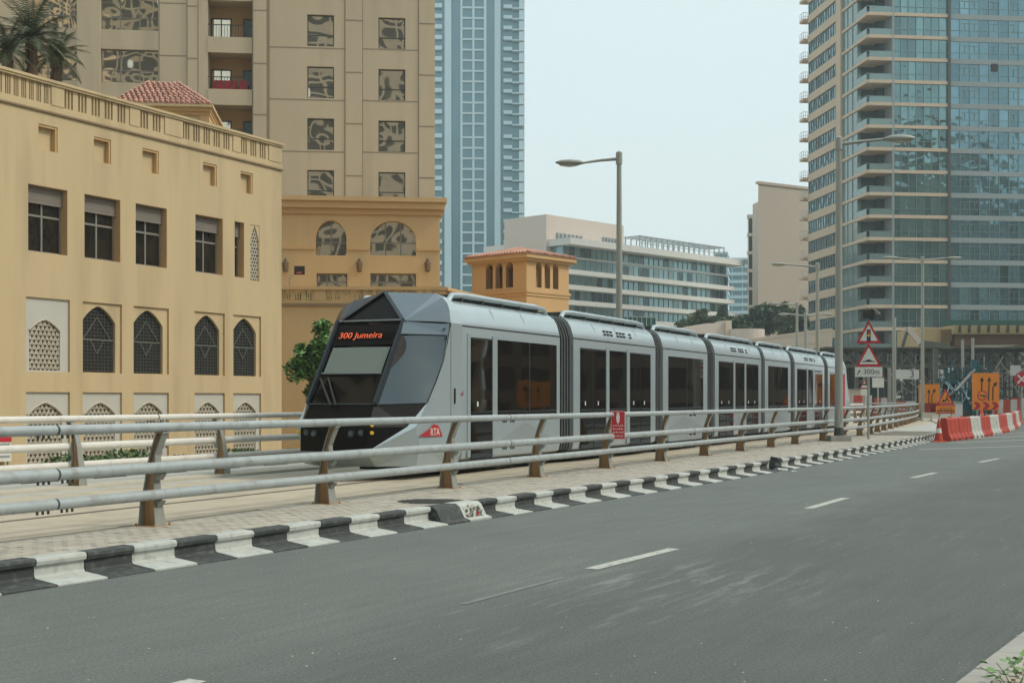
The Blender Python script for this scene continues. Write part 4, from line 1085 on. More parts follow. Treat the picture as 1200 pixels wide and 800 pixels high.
for i in range(0, len(us), 2): q = MB(); q.box(us[i], us[i + 1], -.02, .27, tz0 + .2, tz - .16); q.build('parapet_pillar', M['ochre_plaster'], ter)
for a, b, n in bs:
    q = MB(); a, b = T1.u(a), T1.u(b); gw = (b - a) / n
    for g_ in range(n):
        bw = gw / 9
        for k in (0, 2, 4, 6): q.box(a + g_ * gw + bw * (k + .7), a + g_ * gw + (bw * (k + 1.75) if k < 6 else gw + bw * .7), .03, .2, tz0 + .2, tz - .16)
    q.build('balusters', M['ochre_plaster'], ter)
q = MB(); n = 80
for k in range(n):
    f = k / n; q.box(lx * f - .07, lx * f + .07, ly * f, ly * f + .2, tz0 + .02, tz - .16)
q.build('balusters', M['ochre_plaster'], ter)
# basketball hoop
u, z = T1.uz(351, 331, 3); bh = empty('basketball_hoop', T1.W(u, 3, tz0), T1.rz); tag(bh, 'small basketball hoop with a dark backboard on the terrace', 'basketball hoop')
q = MB(); hz = T1.z(351, 317, 3) - tz0; q.box(-.26, .26, -.02, .02, hz - .2, hz + .22); q.build('backboard', M['sign_black'], bh)
q = MB(); q.tube([(math.cos(k * .63) * .12, -.14 + math.sin(k * .63) * .12, hz - .12) for k in range(11)], .018, 5); q.build('hoop', M['cone_orange'], bh)
q = MB(); q.tube([(-.5, .1, 0), (-.5, .1, hz - .35), (-.1, .05, hz)], .03, 6); q.build('stand', M['pole_grey'], bh)

# ------------------------------------------------------------------ beige apartment tower
PX1 = P(425, 100, 84); B3 = Fr(PX1.x, PX1.y, 83.7, 0); tw = B3.root('apartment_tower'); tag(tw, 'tall beige apartment tower with square windows and stacked balconies, above the podium', 'building')
TU0, TU1 = B3.u(-70), B3.u(509.5); TZ1 = B3.z(425, -75)
FL = (B3.z(360, 79) - B3.z(360, 139.7)); holes = []; winA = []; winB = []; winC = []; winD = []; bal = []
for k in range(-1, 5):
    dz = -FL * k
    a = (B3.u(360), B3.u(391.5), B3.z(360, 54) + dz, B3.z(360, 17) + dz, .18)
    b = (B3.u(443.5), B3.u(475), B3.z(443.5, 57) + dz, B3.z(443.5, 20.5) + dz, .18); winA += [a, b]
    c = (B3.u(118), B3.u(185.5), B3.z(118, 34.5) + dz, B3.z(118, -4.5) + dz, .2); winC.append(c)
    d = (B3.u(38), B3.u(90), B3.z(38, 31.5) + dz, B3.z(38, -8) + dz, .2); winC.append(d)
    e = (B3.u(243.5), B3.u(295.5), B3.z(243.5, 43) + dz, B3.z(243.5, -1) + dz, 1.8); bal.append(e)
winA = [w_ for w_ in winA if w_[2] > 12]; 
q = MB(); q.wall(TU0, TU1, -.5, TZ1, winA + winC + bal, 0, .2); q.quad((TU1, 0, -.5), (TU1, 18, -.5), (TU1, 18, TZ1), (TU1, 0, TZ1)); q.quad((TU0, 0, TZ1), (TU1, 0, TZ1), (TU1, 18, TZ1), (TU0, 18, TZ1)); q.build('wall', M['tower_plaster'], tw)
for w_ in winA: window(tw, *w_[:4], .16, 1, 0, .36, 'dark_steel', 'wavy_glass', .06)
for w_ in winC: window(tw, *w_[:4], .18, 3, 0, .38, 'window_frame', 'wavy_glass', .06)
# raised pilaster strips and panel joints
gx = [186.5, 219.5, 232, 242.5, 296.5, 314, 404, 425.5, 490.5]
def strip_(x0, x1, pr, m='tower_plaster'):
    q = MB(); q.box(B3.u(x0), B3.u(x1), -pr, 0, -.5, TZ1); return q.build('pilaster', M[m], tw)
strip_(313, 316, .06, 'groove')
for a, b in ((405, 424.5), (491, 509.5)): strip_(a, b, .05)
strip_(220, 231, .10); strip_(297, 312.5, .16); strip_(90.5, 117.5, .12)
q = MB()
for x in (404.2, 425, 490.4, 186.6, 219.4, 232, 296.3): u = B3.u(x); q.box(u - .025, u + .025, -.012, 0, -.5, TZ1)
q.build('vertical_joint', M['groove'], tw)
q = MB()
for k in range(-1, 6):
    for x0, x1, yy, pr in ((316, 404, 55, .01), (425.5, 490, 57.5, .01), (405, 424.5, 24, .062), (405, 424.5, 85, .062), (491, 509.5, 28, .062), (187, 219, 65, .01), (220, 231, 69, .112), (297, 312.5, 13, .172), (297, 312.5, 75, .172)):
        z = B3.z(x0, yy) - FL * k * (1 if yy not in (24, 85, 13, 75) else 2)
        if z < 10: continue
        q.box(B3.u(x0), B3.u(x1), -pr, 0, z - .035, z + .035)
q.build('panel_joint', M['groove'], tw)
for i, (a, b, c, d, e) in enumerate(bal):
    q = MB(); q.quad((a, e, c), (b, e, c), (b, e, d), (a, e, d)); bc = q.build('balcony', M['orange_plaster'], tw)
    window(bc, a + .0, a + (b - a) * .47, c, d - .7, e - .06, 2, 0, 0, 'dark_steel', 'wavy_glass', .07); window(bc, b - (b - a) * .26, b - .02, c, d - .7, e - .06, 1, 0, 0, 'dark_steel', 'brown_glass', .07)
    q = MB(); q.box(a, b, .05, .1, c + .75, c + .8)
    n = 16
    for k in range(n + 1): x = a + (b - a) * k / n; q.box(x - .012, x + .012, .06, .085, c, c + .75)
    q.build('railing', M['dark_steel'], tw)
    q = MB(); q.box(a, b, -.04, 0, c - .98, c - .0); q.build('balcony_front', M['tower_plaster'], tw)
# red furniture on the second balcony
a, b, c, d, e = bal[2]
rf = empty('patio_sofa', B3.W(a + (b - a) * .45, .7, c), B3.rz); tag(rf, 'red cushioned sofa and chairs on the balcony above the red tile kiosk', 'sofa')
q = MB(); q.box(-1.0, .45, -.1, .35, .1, .4); q.box(.62, 1.15, -.1, .35, .1, .42); q.build('seat', M['sign_red'], rf)
q = MB(); q.box(-1.0, .45, .3, .45, .4, .78); q.box(.62, 1.15, .3, .45, .42, .8); q.build('backrest', M['sign_red'], rf)

# ------------------------------------------------------------------ small pavilion tower with three arches on each face
PC = P(617, 330, 80); A2 = Fr(PC.x, PC.y, 41, 0); pv_ = A2.root('pavilion_tower'); tag(pv_, 'little orange pavilion tower with three arched openings on each side under a tiled roof', 'tower')
# right face along local x; left face along local y
wR = A2.u(666.5)
k = (553 - CX) / F; # length of the left face: intersect the ray with the local x=0 plane
Yh = (A2.o.dot(A2.d)) / (k * A2.d.x + A2.d.y); pl_ = Vector((k * Yh, Yh, 0)); wL = (pl_ - A2.o).dot(A2.m)
zE = A2.z(617, 297); zA0 = A2.z(628, 336.5); zA1 = A2.z(628, 307); zS = A2.z(617, 340)
def face_holes(n0, L_): return [(L_ * (n0 + i * .2), L_ * (n0 + i * .2) + L_ * .13, zA0, zA1) for i in range(3)]
def pav_face(L_, holes_, conv, flip, m):
    q = MB(); q.wall(0, L_, -.5, zE, holes_, 0, .35)
    for h in holes_: arch_panel(q, (h[0], h[1], h[2], h[3] + .01), arch(h[0], h[1], h[3] - (h[1] - h[0]) * .5, h[3], 6, False), h[2], .01, .3)
    q.v = [conv(v) for v in q.v]
    if flip: q.f = [f[::-1] for f in q.f]
    return q.build('wall', m, pv_)
hR = face_holes(.22, wR); hL = face_holes(.30, wL)
hL = [(wL * a, wL * b, zA0, zA1) for a, b in ((.24, .37), (.43, .56), (.61, .74))]
pav_face(wR, hR, lambda v: v, False, M['orange_plaster'])
pav_face(wL, hL, lambda v: (v[1], v[0], v[2]), True, M['orange_plaster'])
pav_face(wR, [(a, b, c, d) for a, b, c, d in hR], lambda v: (v[0], wL - v[1], v[2]), True, M['orange_plaster'])
pav_face(wL, [(a, b, c, d) for a, b, c, d in hL], lambda v: (wR - v[1], v[0], v[2]), False, M['orange_plaster'])
q = MB(); q.box(.2, wR - .2, .2, wL - .2, zS - .4, zS - .2); q.build('floor_slab', M['orange_plaster'], pv_)
q = MB(); q.box(-.1, wR + .1, -.1, 0, zS - .12, zS + .05); q.box(-.1, 0, 0, wL + .1, zS - .12, zS + .05); q.box(-.05, wR + .05, -.05, 0, zS - .3, zS - .12); q.box(-.05, 0, 0, wL + .05, zS - .3, zS - .12); q.build('string_course', M['orange_plaster'], pv_)
q = MB(); q.box(-.35, wR + .35, -.35, wL + .35, zE - .25, zE); q.box(-.2, wR + .2, -.2, wL + .2, zE - .4, zE - .25); q.build('eave', M['orange_plaster'], pv_)
zR = zE + .62; q = MB(); ox_, oy_ = wR / 2, wL / 2
cs = [(-.42, -.42), (wR + .42, -.42), (wR + .42, wL + .42), (-.42, wL + .42)]
for i in range(4):
    a, b = Vector((*cs[i], zE)), Vector((*cs[(i + 1) % 4], zE)); ap = Vector((ox_, oy_, zR)); q.poly([tuple(a), tuple(b), tuple(ap)])
    n = 22
    for k in range(n):
        f = (k + .5) / n; s = a.lerp(b, f); t_ = 1 - abs(2 * f - 1); e_ = s.lerp(Vector((ox_, oy_, zR)) + (s - (a + b) / 2) * 0, 0)
        mid = (a + b) / 2; tgt = s + (ap - mid) * t_
        if t_ > .05: q.tube([s + Vector((0, 0, .05)), tgt + Vector((0, 0, .05))], .09, 5)
rt = q.build('roof_tiles', M['roof_tile'], pv_); rt['kind'] = 'stuff'
q = MB(); q.box(wR * .28, wR * .72, -.03, 0, zS - 3.2, zS - 1.6); q.build('panel_frame', M['ochre_plaster'], pv_)
# neighbouring low ochre block under the pavilion
q = MB(); 
def XY(p): return (p.x, p.y)
# ------------------------------------------------------------------ pale blue far tower
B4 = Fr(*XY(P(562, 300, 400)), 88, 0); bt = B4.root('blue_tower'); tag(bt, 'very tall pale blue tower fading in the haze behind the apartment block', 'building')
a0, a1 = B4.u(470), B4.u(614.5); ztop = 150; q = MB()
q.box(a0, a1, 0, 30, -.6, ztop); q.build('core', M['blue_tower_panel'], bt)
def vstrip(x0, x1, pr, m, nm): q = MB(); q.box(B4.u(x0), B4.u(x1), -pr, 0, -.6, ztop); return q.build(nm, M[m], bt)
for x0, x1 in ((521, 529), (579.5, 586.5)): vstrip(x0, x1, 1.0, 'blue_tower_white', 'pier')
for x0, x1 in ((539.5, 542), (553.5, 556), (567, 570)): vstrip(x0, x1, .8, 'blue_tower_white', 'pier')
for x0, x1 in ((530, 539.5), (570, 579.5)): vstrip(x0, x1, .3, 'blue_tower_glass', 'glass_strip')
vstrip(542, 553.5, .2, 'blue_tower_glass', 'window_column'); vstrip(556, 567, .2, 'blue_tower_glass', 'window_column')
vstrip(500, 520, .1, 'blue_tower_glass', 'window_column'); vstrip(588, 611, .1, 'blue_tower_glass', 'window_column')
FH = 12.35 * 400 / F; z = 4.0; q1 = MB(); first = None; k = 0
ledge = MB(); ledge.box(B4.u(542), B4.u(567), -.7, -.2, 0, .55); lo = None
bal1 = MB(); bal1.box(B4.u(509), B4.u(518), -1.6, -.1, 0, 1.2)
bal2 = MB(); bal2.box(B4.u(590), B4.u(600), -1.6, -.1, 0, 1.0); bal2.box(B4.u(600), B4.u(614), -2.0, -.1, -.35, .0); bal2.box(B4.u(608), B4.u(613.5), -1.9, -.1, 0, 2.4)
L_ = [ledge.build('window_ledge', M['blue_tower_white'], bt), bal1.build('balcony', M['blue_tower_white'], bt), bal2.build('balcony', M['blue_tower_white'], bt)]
while z < ztop - 2:
    for o in L_:
        c = o if k == 0 else dup(o, bt); c.location = (0, 0, z)
    z += FH * (1.28 if k == 24 else 1); k += 1

# ------------------------------------------------------------------ white office block with glass bands
B5 = Fr(*XY(P(640, 300, 262)), 43.9, 0); ob = B5.root('office_block'); tag(ob, 'long low office block with bands of glass and a blank pale box on its roof', 'building')
zt5 = B5.z(640, 251); ua = B5.u(731); ub0, ub1 = B5.u(650), B5.u(838); ub2 = B5.u(852)
k_ = (591 - CX) / F; Yh = (B5.o.dot(B5.d)) / (k_ * B5.d.x + B5.d.y); wl = (Vector((k_ * Yh, Yh, 0)) - B5.o).dot(B5.m)
q = MB(); q.box(0, ua, 0, wl, -.6, zt5); q.build('blank_box', M['far_pink'], ob)
q = MB()
for k in range(7): x = B5.u(652 + k * 4.6); q.box(x, x + .5, -.35, .0, B5.z(652, 283), B5.z(652, 273))
for k in range(6): x = B5.u(706 + k * 3.6); q.box(x, x + .45, -.35, .0, B5.z(706, 288), B5.z(706, 278))
q.build('louvre', M['grey_slab'], ob)
zsl = B5.z(650, 285); fh = 18.1 * 262 / F * .985
q = MB(); q.box(ub0 - 1, ub1, -3, 18, -.6, zsl - .8); q.build('glass_wall', M['far_glass'], ob)
q = MB(); q.box(ub0 - 2, ub1 + 3, -6, 18, zsl - .8, zsl + .5); q.build('roof_slab', M['far_white'], ob)
for k in range(1, 9):
    z = zsl - fh * k; th = .9 if k > 1 else .35
    q = MB(); q.box(ub0 - 2 if k > 1 else ub0, (ub2 if k > 3 else ub1) + .5, -5 if k > 1 else -3.4, 17, z - th / 2, z + th / 2)
    if z > 0: q.build('floor_slab', M['far_white'], ob)
q = MB(); q.box(ub1, ub2, -3, 16, -.6, zsl - fh * 4); q.build('glass_wall', M['far_glass'], ob)
mu = MB(); rr = random.Random(4)
for k in range(9):
    z1 = zsl - .8 - fh * k if k == 0 else zsl - fh * k - .4; z0 = zsl - fh * (k + 1) + .4
    if z0 < 1: break
    x = ub0 - 1
    while x < (ub2 if k > 3 else ub1) - .5:
        l = 1.7; mu.box(x, x + .12, -3.12, -3.0, z0, z1)
        t = rr.random()
        if t < .22: q = MB(); q.box(x + .12, x + l, -3.06, -3.01, z0, z1); q.build('window', M['deep_glass'], ob)
        elif t < .36: q = MB(); q.box(x + .12, x + l, -3.06, -3.01, z0, z1); q.build('window', M['balcony_glass'], ob)
        x += l
mu.build('mullions', M['grey_slab'], ob)
pg = MB(); z0, z1 = zsl + .5, zsl + 3.3
for k in range(17):
    x = B5.u(735) + (B5.u(834) - B5.u(735)) * k / 16
    pg.box(x, x + .16, -3.4, -3.2, z0, z1); pg.box(x, x + .16, 2, 2.2, z0, z1); pg.box(x, x + .14, -3.4, 2.2, z1 - .2, z1)
pg.box(B5.u(735), B5.u(834), -3.4, -3.2, z1 - .25, z1); pg.box(B5.u(735), B5.u(834), -3.3, -3.25, z0 + 1.2, z0 + 1.35)
pg.build('roof_pergola', M['grey_slab'], ob)

# ------------------------------------------------------------------ distant pale blocks
def far_block(x0, x1, yt, Y, phi, m, mg, label, fpx, dep=25, slab=.4, name='distant_block'):
    f_ = Fr(*XY(P(x0, 300, Y)), phi, 0); r_ = f_.root(name); tag(r_, label, 'building')
    u1 = f_.u(x1); zt = f_.z(x0, yt); q = MB(); q.box(0, u1, 0, dep, -.6, zt); q.build('wall', M[mg], r_)
    fh = fpx * Y / F; z = zt; k = 0
    s_ = MB(); s_.box(-.3, u1 + .3, -.5, dep, 0, fh * slab); pr = s_.build('floor_band', M[m], r_)
    mu_ = MB(); n = max(3, int(u1 / 3))
    for j in range(n + 1): mu_.box(u1 * j / n - .12, u1 * j / n + .12, -.3, 0, fh * slab, fh)
    mo = mu_.build('mullions', M[m], r_)
    while z > 2:
        z -= fh
        if k: o, o2 = dup(pr, r_), dup(mo, r_)
        else: o, o2 = pr, mo
        o.location = (0, 0, z); o2.location = (0, 0, z); k += 1
    q = MB(); q.box(-.3, u1 + .3, -.5, dep, zt, zt + .8); q.build('parapet', M[m], r_)
    return r_, f_
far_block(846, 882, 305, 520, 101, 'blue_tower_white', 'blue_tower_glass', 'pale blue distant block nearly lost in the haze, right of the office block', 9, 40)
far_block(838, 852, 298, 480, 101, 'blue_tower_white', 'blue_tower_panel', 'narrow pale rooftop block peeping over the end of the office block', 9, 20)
far_block(877, 893, 256, 300, 103, 'far_beige', 'deep_glass', 'dark glazed block squeezed behind the blank beige slab', 21, 20, .16)
B8 = Fr(*XY(P(888.5, 300, 250)), 57.5, 0); bb = B8.root('beige_slab_building'); tag(bb, 'blank beige slab building left of the round-cornered glass tower', 'building')
q = MB(); vr = Vector((.195, 1, 0)); q.prism([(0, 0), (B8.u(952), 0), (B8.u(952) + 3, 20), (B8.d.dot(vr) * 22, B8.m.dot(vr) * 22)], (0, 0, -.6), (0, 0, B8.z(888.5, 215.5)), (1, 0, 0), (0, 1, 0)); q.build('wall', M['far_beige'], bb)
q = MB(); zt = B8.z(888.5, 215.5); q.box(-.1, B8.u(952) + .2, -.2, .6, zt, zt + .5); q.build('coping', M['far_beige'], bb)

# ------------------------------------------------------------------ big glass tower on the right
B7 = Fr(*XY(P(1018, 300, 201)), 83.8, 0); gt = B7.root('glass_tower'); tag(gt, 'tall teal glass tower with beige slabs and wrap-around corner balconies', 'building')
FP = 26.35 * 201 / F; zt0 = B7.z(1047, 17)
uB0, uB1, uB2, uB3 = 0.0, B7.u(1046.5), B7.u(1111), B7.u(1262)
lv = lambda px: (lambda Yh: (Vector(((px - CX) / F * Yh, Yh, 0)) - B7.o).dot(B7.m))(B7.o.dot(B7.d) / ((px - CX) / F * B7.d.x + B7.d.y))
yL1, yP0, yP1, yC = lv(948.5), lv(988.5), lv(983), lv(1006)
ztop = zt0 + 4 * FP; zbot = zt0 - 17 * FP
core = MB(); core.box(uB1, uB3, .35, 30, -.6, ztop); core.box(2.6, uB1, 3.0, 30, -.6, ztop); core.box(.35, 3.2, yC, yL1, -.6, ztop)
core.build('core', M['deep_glass'], gt)
# slabs: front (beige left of the mullion, grey right of it), corner balcony, left face bands
sl = MB(); sl.box(uB1, uB2 - .15, -.25, .6, -.28, .22); slA = sl.build('floor_slab', M['beige_slab'], gt)
sl = MB(); sl.box(uB2 + .3, uB3, -.12, .5, -.45, .3); slB = sl.build('floor_slab', M['grey_slab'], gt)
sl = MB(); sl.prism([(uB1, -.25), (0.0, -.25), (-.35, .15), (-.35, yC), (3.0, yC), (3.0, 3.0), (uB1, 3.0)][::-1], (0, 0, -.28), (0, 0, .22), (1, 0, 0), (0, 1, 0)); slC = sl.build('balcony_slab', M['beige_slab'], gt)
sl = MB(); sl.box(-.28, .4, yC, yP0, -.22, .22); slD = sl.build('floor_slab', M['beige_slab'], gt)
sl = MB(); sl.box(-.3, .4, yP1, yL1, -.75, .55); slE = sl.build('spandrel', M['beige_slab'], gt)
sl = MB(); sl.box(-1.1, .4, yL1, yL1 + 2.0, -.3, .12); slF = sl.build('balcony_slab', M['beige_slab'], gt)
rl = MB()
for a, b in (((-1.05, yL1 + .05), (-1.05, yL1 + 1.9)), ((-1.05, yL1 + .05), (-.3, yL1 + .05))):
    for z_ in (.5, 1.2): rl.bar((*a, z_), (*b, z_), .06, .06)
    for t_ in (0, .5, 1): rl.bar((a[0] + (b[0] - a[0]) * t_, a[1] + (b[1] - a[1]) * t_, .1), (a[0] + (b[0] - a[0]) * t_, a[1] + (b[1] - a[1]) * t_, 1.2), .06, .06, (1, 0, 0))
rlo = rl.build('balcony_railing', M['far_white'], gt)
bg_ = MB(); bg_.box(0.05, uB1, -.2, -.14, .22, 1.1); bg_.box(-.3, -.24, .2, yC, .22, 1.1); bg_.box(-.3, uB1, -.22, -.12, 1.1, 1.15); bg_.box(-.32, -.22, -.1, yC, 1.1, 1.15)
bgo = bg_.build('balcony_glass', M['balcony_glass'], gt)
bw_ = MB(); bw_.box(3.0, uB1, 2.9, 3.0, .22, FP - .3); bw_.box(2.5, 2.6, 3.0, yC, .22, FP - .3)
bwo = bw_.build('balcony_window', M['deep_glass'], gt)
lb1 = MB(); lb1.box(-.1, .35, yC, yP0, .22, FP - .22); lbo = lb1.build('window_band', M['balcony_glass'], gt)
lb2 = MB(); lb2.box(-.05, .35, yP1, yL1, .5, FP - .7); lbo2 = lb2.build('window_band', M['curtain_glass'], gt)
mu1 = MB(); n = 12
for j in range(n + 1): y_ = yP1 + (yL1 - yP1) * j / n; mu1.box(-.16, -.05, y_ - .07, y_ + .07, .5, FP - .7)
for j in range(4): y_ = yC + (yP0 - yC) * j / 3; mu1.box(-.2, -.1, y_ - .05, y_ + .05, .22, FP - .22)
muo = mu1.build('mullions', M['grey_slab'], gt)
mu2 = MB(); nA = 7; wA = (uB2 - .2 - uB1) / nA
for j in range(nA + 1): mu2.box(uB1 + wA * j - .05, uB1 + wA * j + .05, -.1, .0, .22, FP - .28)
mu2.box(uB1, uB2 - .2, -.08, .0, 1.15, 1.22); muA = mu2.build('mullions', M['balcony_glass'], gt)
nB = 13; wB = (uB3 - uB2 - .3) / nB; mu3 = MB()
for j in range(nB + 1): mu3.box(uB2 + .3 + wB * j - .06, uB2 + .3 + wB * j + .06, -.08, .02, .3, FP - .45)
mu3.box(uB2 + .3, uB3, -.06, .02, 1.2, 1.28)
for j in (1, 2, 4, 6, 9, 11): mu3.box(uB2 + .3 + wB * (j + .5) - .04, uB2 + .3 + wB * (j + .5) + .04, -.06, .02, 1.2, 2.35); mu3.box(uB2 + .3 + wB * j, uB2 + .3 + wB * (j + 1), -.06, .02, 2.32, 2.4)
muB = mu3.build('mullions', M['balcony_glass'], gt)
protos = [slA, slB, slC, slD, slE, slF, rlo, bgo, bwo, lbo, lbo2, muo, muA, muB]
pA = MB(); pA.quad((-wA / 2 + .05, 0, .0), (wA / 2 - .05, 0, .0), (wA / 2 - .05, 0, FP - .5), (-wA / 2 + .05, 0, FP - .5)); pAo = pA.build('window_pane', M['curtain_glass'], gt)
pB = MB(); pB.quad((-wB / 2 + .05, 0, .0), (wB / 2 - .05, 0, .0), (wB / 2 - .05, 0, FP - .75), (-wB / 2 + .05, 0, FP - .75)); pBo = pB.build('window_pane', M['curtain_glass_blue'], gt)
pD = MB(); pD.quad((-wB / 2 + .05, 0, .0), (wB / 2 - .05, 0, .0), (wB / 2 - .05, 0, FP - .75), (-wB / 2 + .05, 0, FP - .75)); pDo = pD.build('window_pane', M['deep_glass'], gt)
rr = random.Random(11); panes = 0; firstA = firstB = firstD = True; offA = MB()
for k in range(-4, 17):
    z = zt0 - FP * k
    for o in protos:
        c = o if k == -4 else dup(o, gt); c.location = (0, 0, z)
        if o is slF or o is rlo: pass
    vis = 0 <= k <= 16
    for j in range(nA):
        x = uB1 + wA * (j + .5)
        tx, tz = rr.gauss(0, .004), rr.gauss(0, .006)
        if vis:
            c = pAo if firstA else dup(pAo, gt); firstA = False
            c.location = (x, .03, z + .22); c.rotation_euler = (tx, 0, tz)
        else: offA.quad((x - wA / 2, .03, z + .22), (x + wA / 2, .03, z + .22), (x + wA / 2, .03, z + FP - .28), (x - wA / 2, .03, z + FP - .28))
    for j in range(nB):
        x = uB2 + .3 + wB * (j + .5); tx, tz = rr.gauss(0, .003), rr.gauss(0, .004)
        if vis and j < 9:
            dk = (k > 8 and rr.random() < (k - 7) * .06)
            s_ = pDo if dk else pBo
            if dk: c = s_ if firstD else dup(s_, gt); firstD = False
            else: c = s_ if firstB else dup(s_, gt); firstB = False
            c.location = (x, .04, z + .3); c.rotation_euler = (tx, 0, tz)
        else: offA.quad((x - wB / 2, .04, z + .3), (x + wB / 2, .04, z + .3), (x + wB / 2, .04, z + FP - .45), (x - wB / 2, .04, z + FP - .45))
of = offA.build('upper_panes', M['curtain_glass_blue'], gt); of['kind'] = 'stuff'
q = MB(); q.box(-.5, .42, yP0, yP1, -.6, ztop); q.build('corner_pier', M['beige_slab'], gt)
q = MB(); q.box(uB2 - .15, uB2 + .3, -.35, .3, -.6, ztop); q.build('dark_fin', M['dark_steel'], gt)
q = MB(); q.box(uB1 - .2, uB1 + .1, -.25, 3, -.6, ztop); q.build('grey_pier', M['grey_slab'], gt)
# open window and clutter
q = MB(); a = uB2 + .3 + wB * 4; q.box(a + .3, a + 1.3, -.12, .02, B7.z(1160, 84), B7.z(1160, 75)); q.build('open_window', M['dark_void'], gt)

# ------------------------------------------------------------------ street lamps
def lamp(name, base, H, head, az_, L, rad, label, double=False, block=False, dz=0.0):
    r_ = empty(name, base); tag(r_, label, 'street lamp')
    q = MB(); q.tube([(0, 0, 0), (0, 0, H)], [rad, rad * .62], 14); smooth_by_angle(q.build('pole', M['pole_grey'], r_), 40)
    q = MB(); q.tube([(0, 0, 0), (0, 0, .05)], rad * 1.9, 12); q.tube([(0, 0, .05), (0, 0, .5)], [rad * 1.25, rad * 1.05], 12)
    for k in range(4): q.tube([(math.cos(k * 1.57 + .7) * rad * 1.6, math.sin(k * 1.57 + .7) * rad * 1.6, .04), (math.cos(k * 1.57 + .7) * rad * 1.6, math.sin(k * 1.57 + .7) * rad * 1.6, .1)], .02, 6)
    q.build('base_flange', M['dark_steel'], r_)
    q = MB(); q.tube([(0, 0, H - .35), (0, 0, H + .08)], rad * .85, 12); q.tube([(0, 0, H + .08), (0, 0, H + .13)], [rad * .85, rad * .4], 12); q.build('cap', M['pole_grey'], r_)
    q = MB(); q.box(-.07, .07, -rad - .01, -rad + .04, .7, 1.15); q.build('access_door', M['pole_grey'], r_)
    for sgn in ((1, -1) if double else (1,)):
        a = R(az_) + (0 if sgn > 0 else math.pi); dx, dy = math.sin(a), math.cos(a)
        q = MB(); q.tube([(0, 0, H - .15), (dx * L * .5, dy * L * .5, H - .15 + L * .02 + .05 - dz * .45), (dx * L, dy * L, H - .08 + L * .05 - dz)], [rad * .45, rad * .36, rad * .3], 8); smooth_by_angle(q.build('arm', M['pole_grey'], r_), 50)
        hx = [(L - .1, .05), (L + .15, .17), (L + .5, .2), (L + .8, .16), (L + 1.0, .05)]
        q = MB(); q.tube([(dx * t, dy * t, H - .05 + L * .05 - .02 - dz) for t, _ in hx], [r2 * head for _, r2 in hx], 12, flat=.62); hd = smooth_by_angle(q.build('lamp_head', M['pole_grey'], r_), 60)
        q = MB(); q.tube([(dx * t, dy * t, H - .12 + L * .05 - .05 * head - dz) for t in (L + .2, L + .5, L + .85)], [.06 * head, .15 * head, .05 * head], 10, flat=.5); q.build('lamp_lens', M['lamp_glass'], hd)
    if block: q = MB(); q.box(-.36, .36, -.36, .36, -.02, .22); q.build('concrete_base', M['concrete'], r_)
    return r_
p = P(983, 500, 47.5); lamp('street_lamp', (p.x, p.y, .2), 10.75, 1.1, 96, 1.65, .155, 'tall grey street lamp on a concrete block between barrier and kerb, arm pointing right', block=True)
p = P(725.5, 500, 49); lamp('street_lamp', (p.x, p.y, .2), 10.5, .95, -93, 1.35, .14, 'grey street lamp rising behind the tram roof, single arm pointing left', dz=.3)
p = P(958, 500, 88); lamp('street_lamp', (p.x, p.y, .2), 10.4, .95, -92, 2.1, .17, 'thinner street lamp in front of the glass tower, arm pointing left')
p = P(1081, 500, 97); lamp('street_lamp', (p.x, p.y, .2), 11.8, .85, 88, 1.9, .15, 'slim double-armed street lamp beyond the barrier end, left of the orange signs', True)
p = P(944, 500, 125); lamp('street_lamp', (p.x, p.y, 0), 9.7, .9, 88, 1.6, .2, 'short double-armed lamp against the foot of the glass tower, left of its tall neighbour', True)
p = P(934, 500, 118); lamp('street_lamp', (p.x, p.y, 0), 10.2, .9, -86, 1.5, .17, 'short pale lamp behind the tram tail, arm pointing left above the trees')
p = P(1048, 500, 125); r_ = empty('steel_column', (p.x, p.y, 0)); q = MB(); q.tube([(0, 0, 0), (0, 0, 9.4)], .17, 10); q.build('column', M['pole_grey'], r_); q = MB(); q.box(-.5, .5, -.5, .5, 0, .3); q.build('base', M['concrete'], r_); tag(r_, 'plain grey steel column standing left of the double-armed lamp', 'column')
for px, yt, Y, lab in ((1128, 398, 112, 'thin grey steel mast rising behind the blue drilling rig, left of its twin'), (1140, 396, 113, 'thin grey steel mast rising behind the large orange sign')):
    p = P(px, 500, Y); r_ = empty('steel_mast', (p.x, p.y, 0)); q = MB(); q.tube([(0, 0, 0), (0, 0, E_ + (CY - yt) / F * Y)], .13, 8); q.build('mast', M['pole_grey'], r_); tag(r_, lab, 'mast')

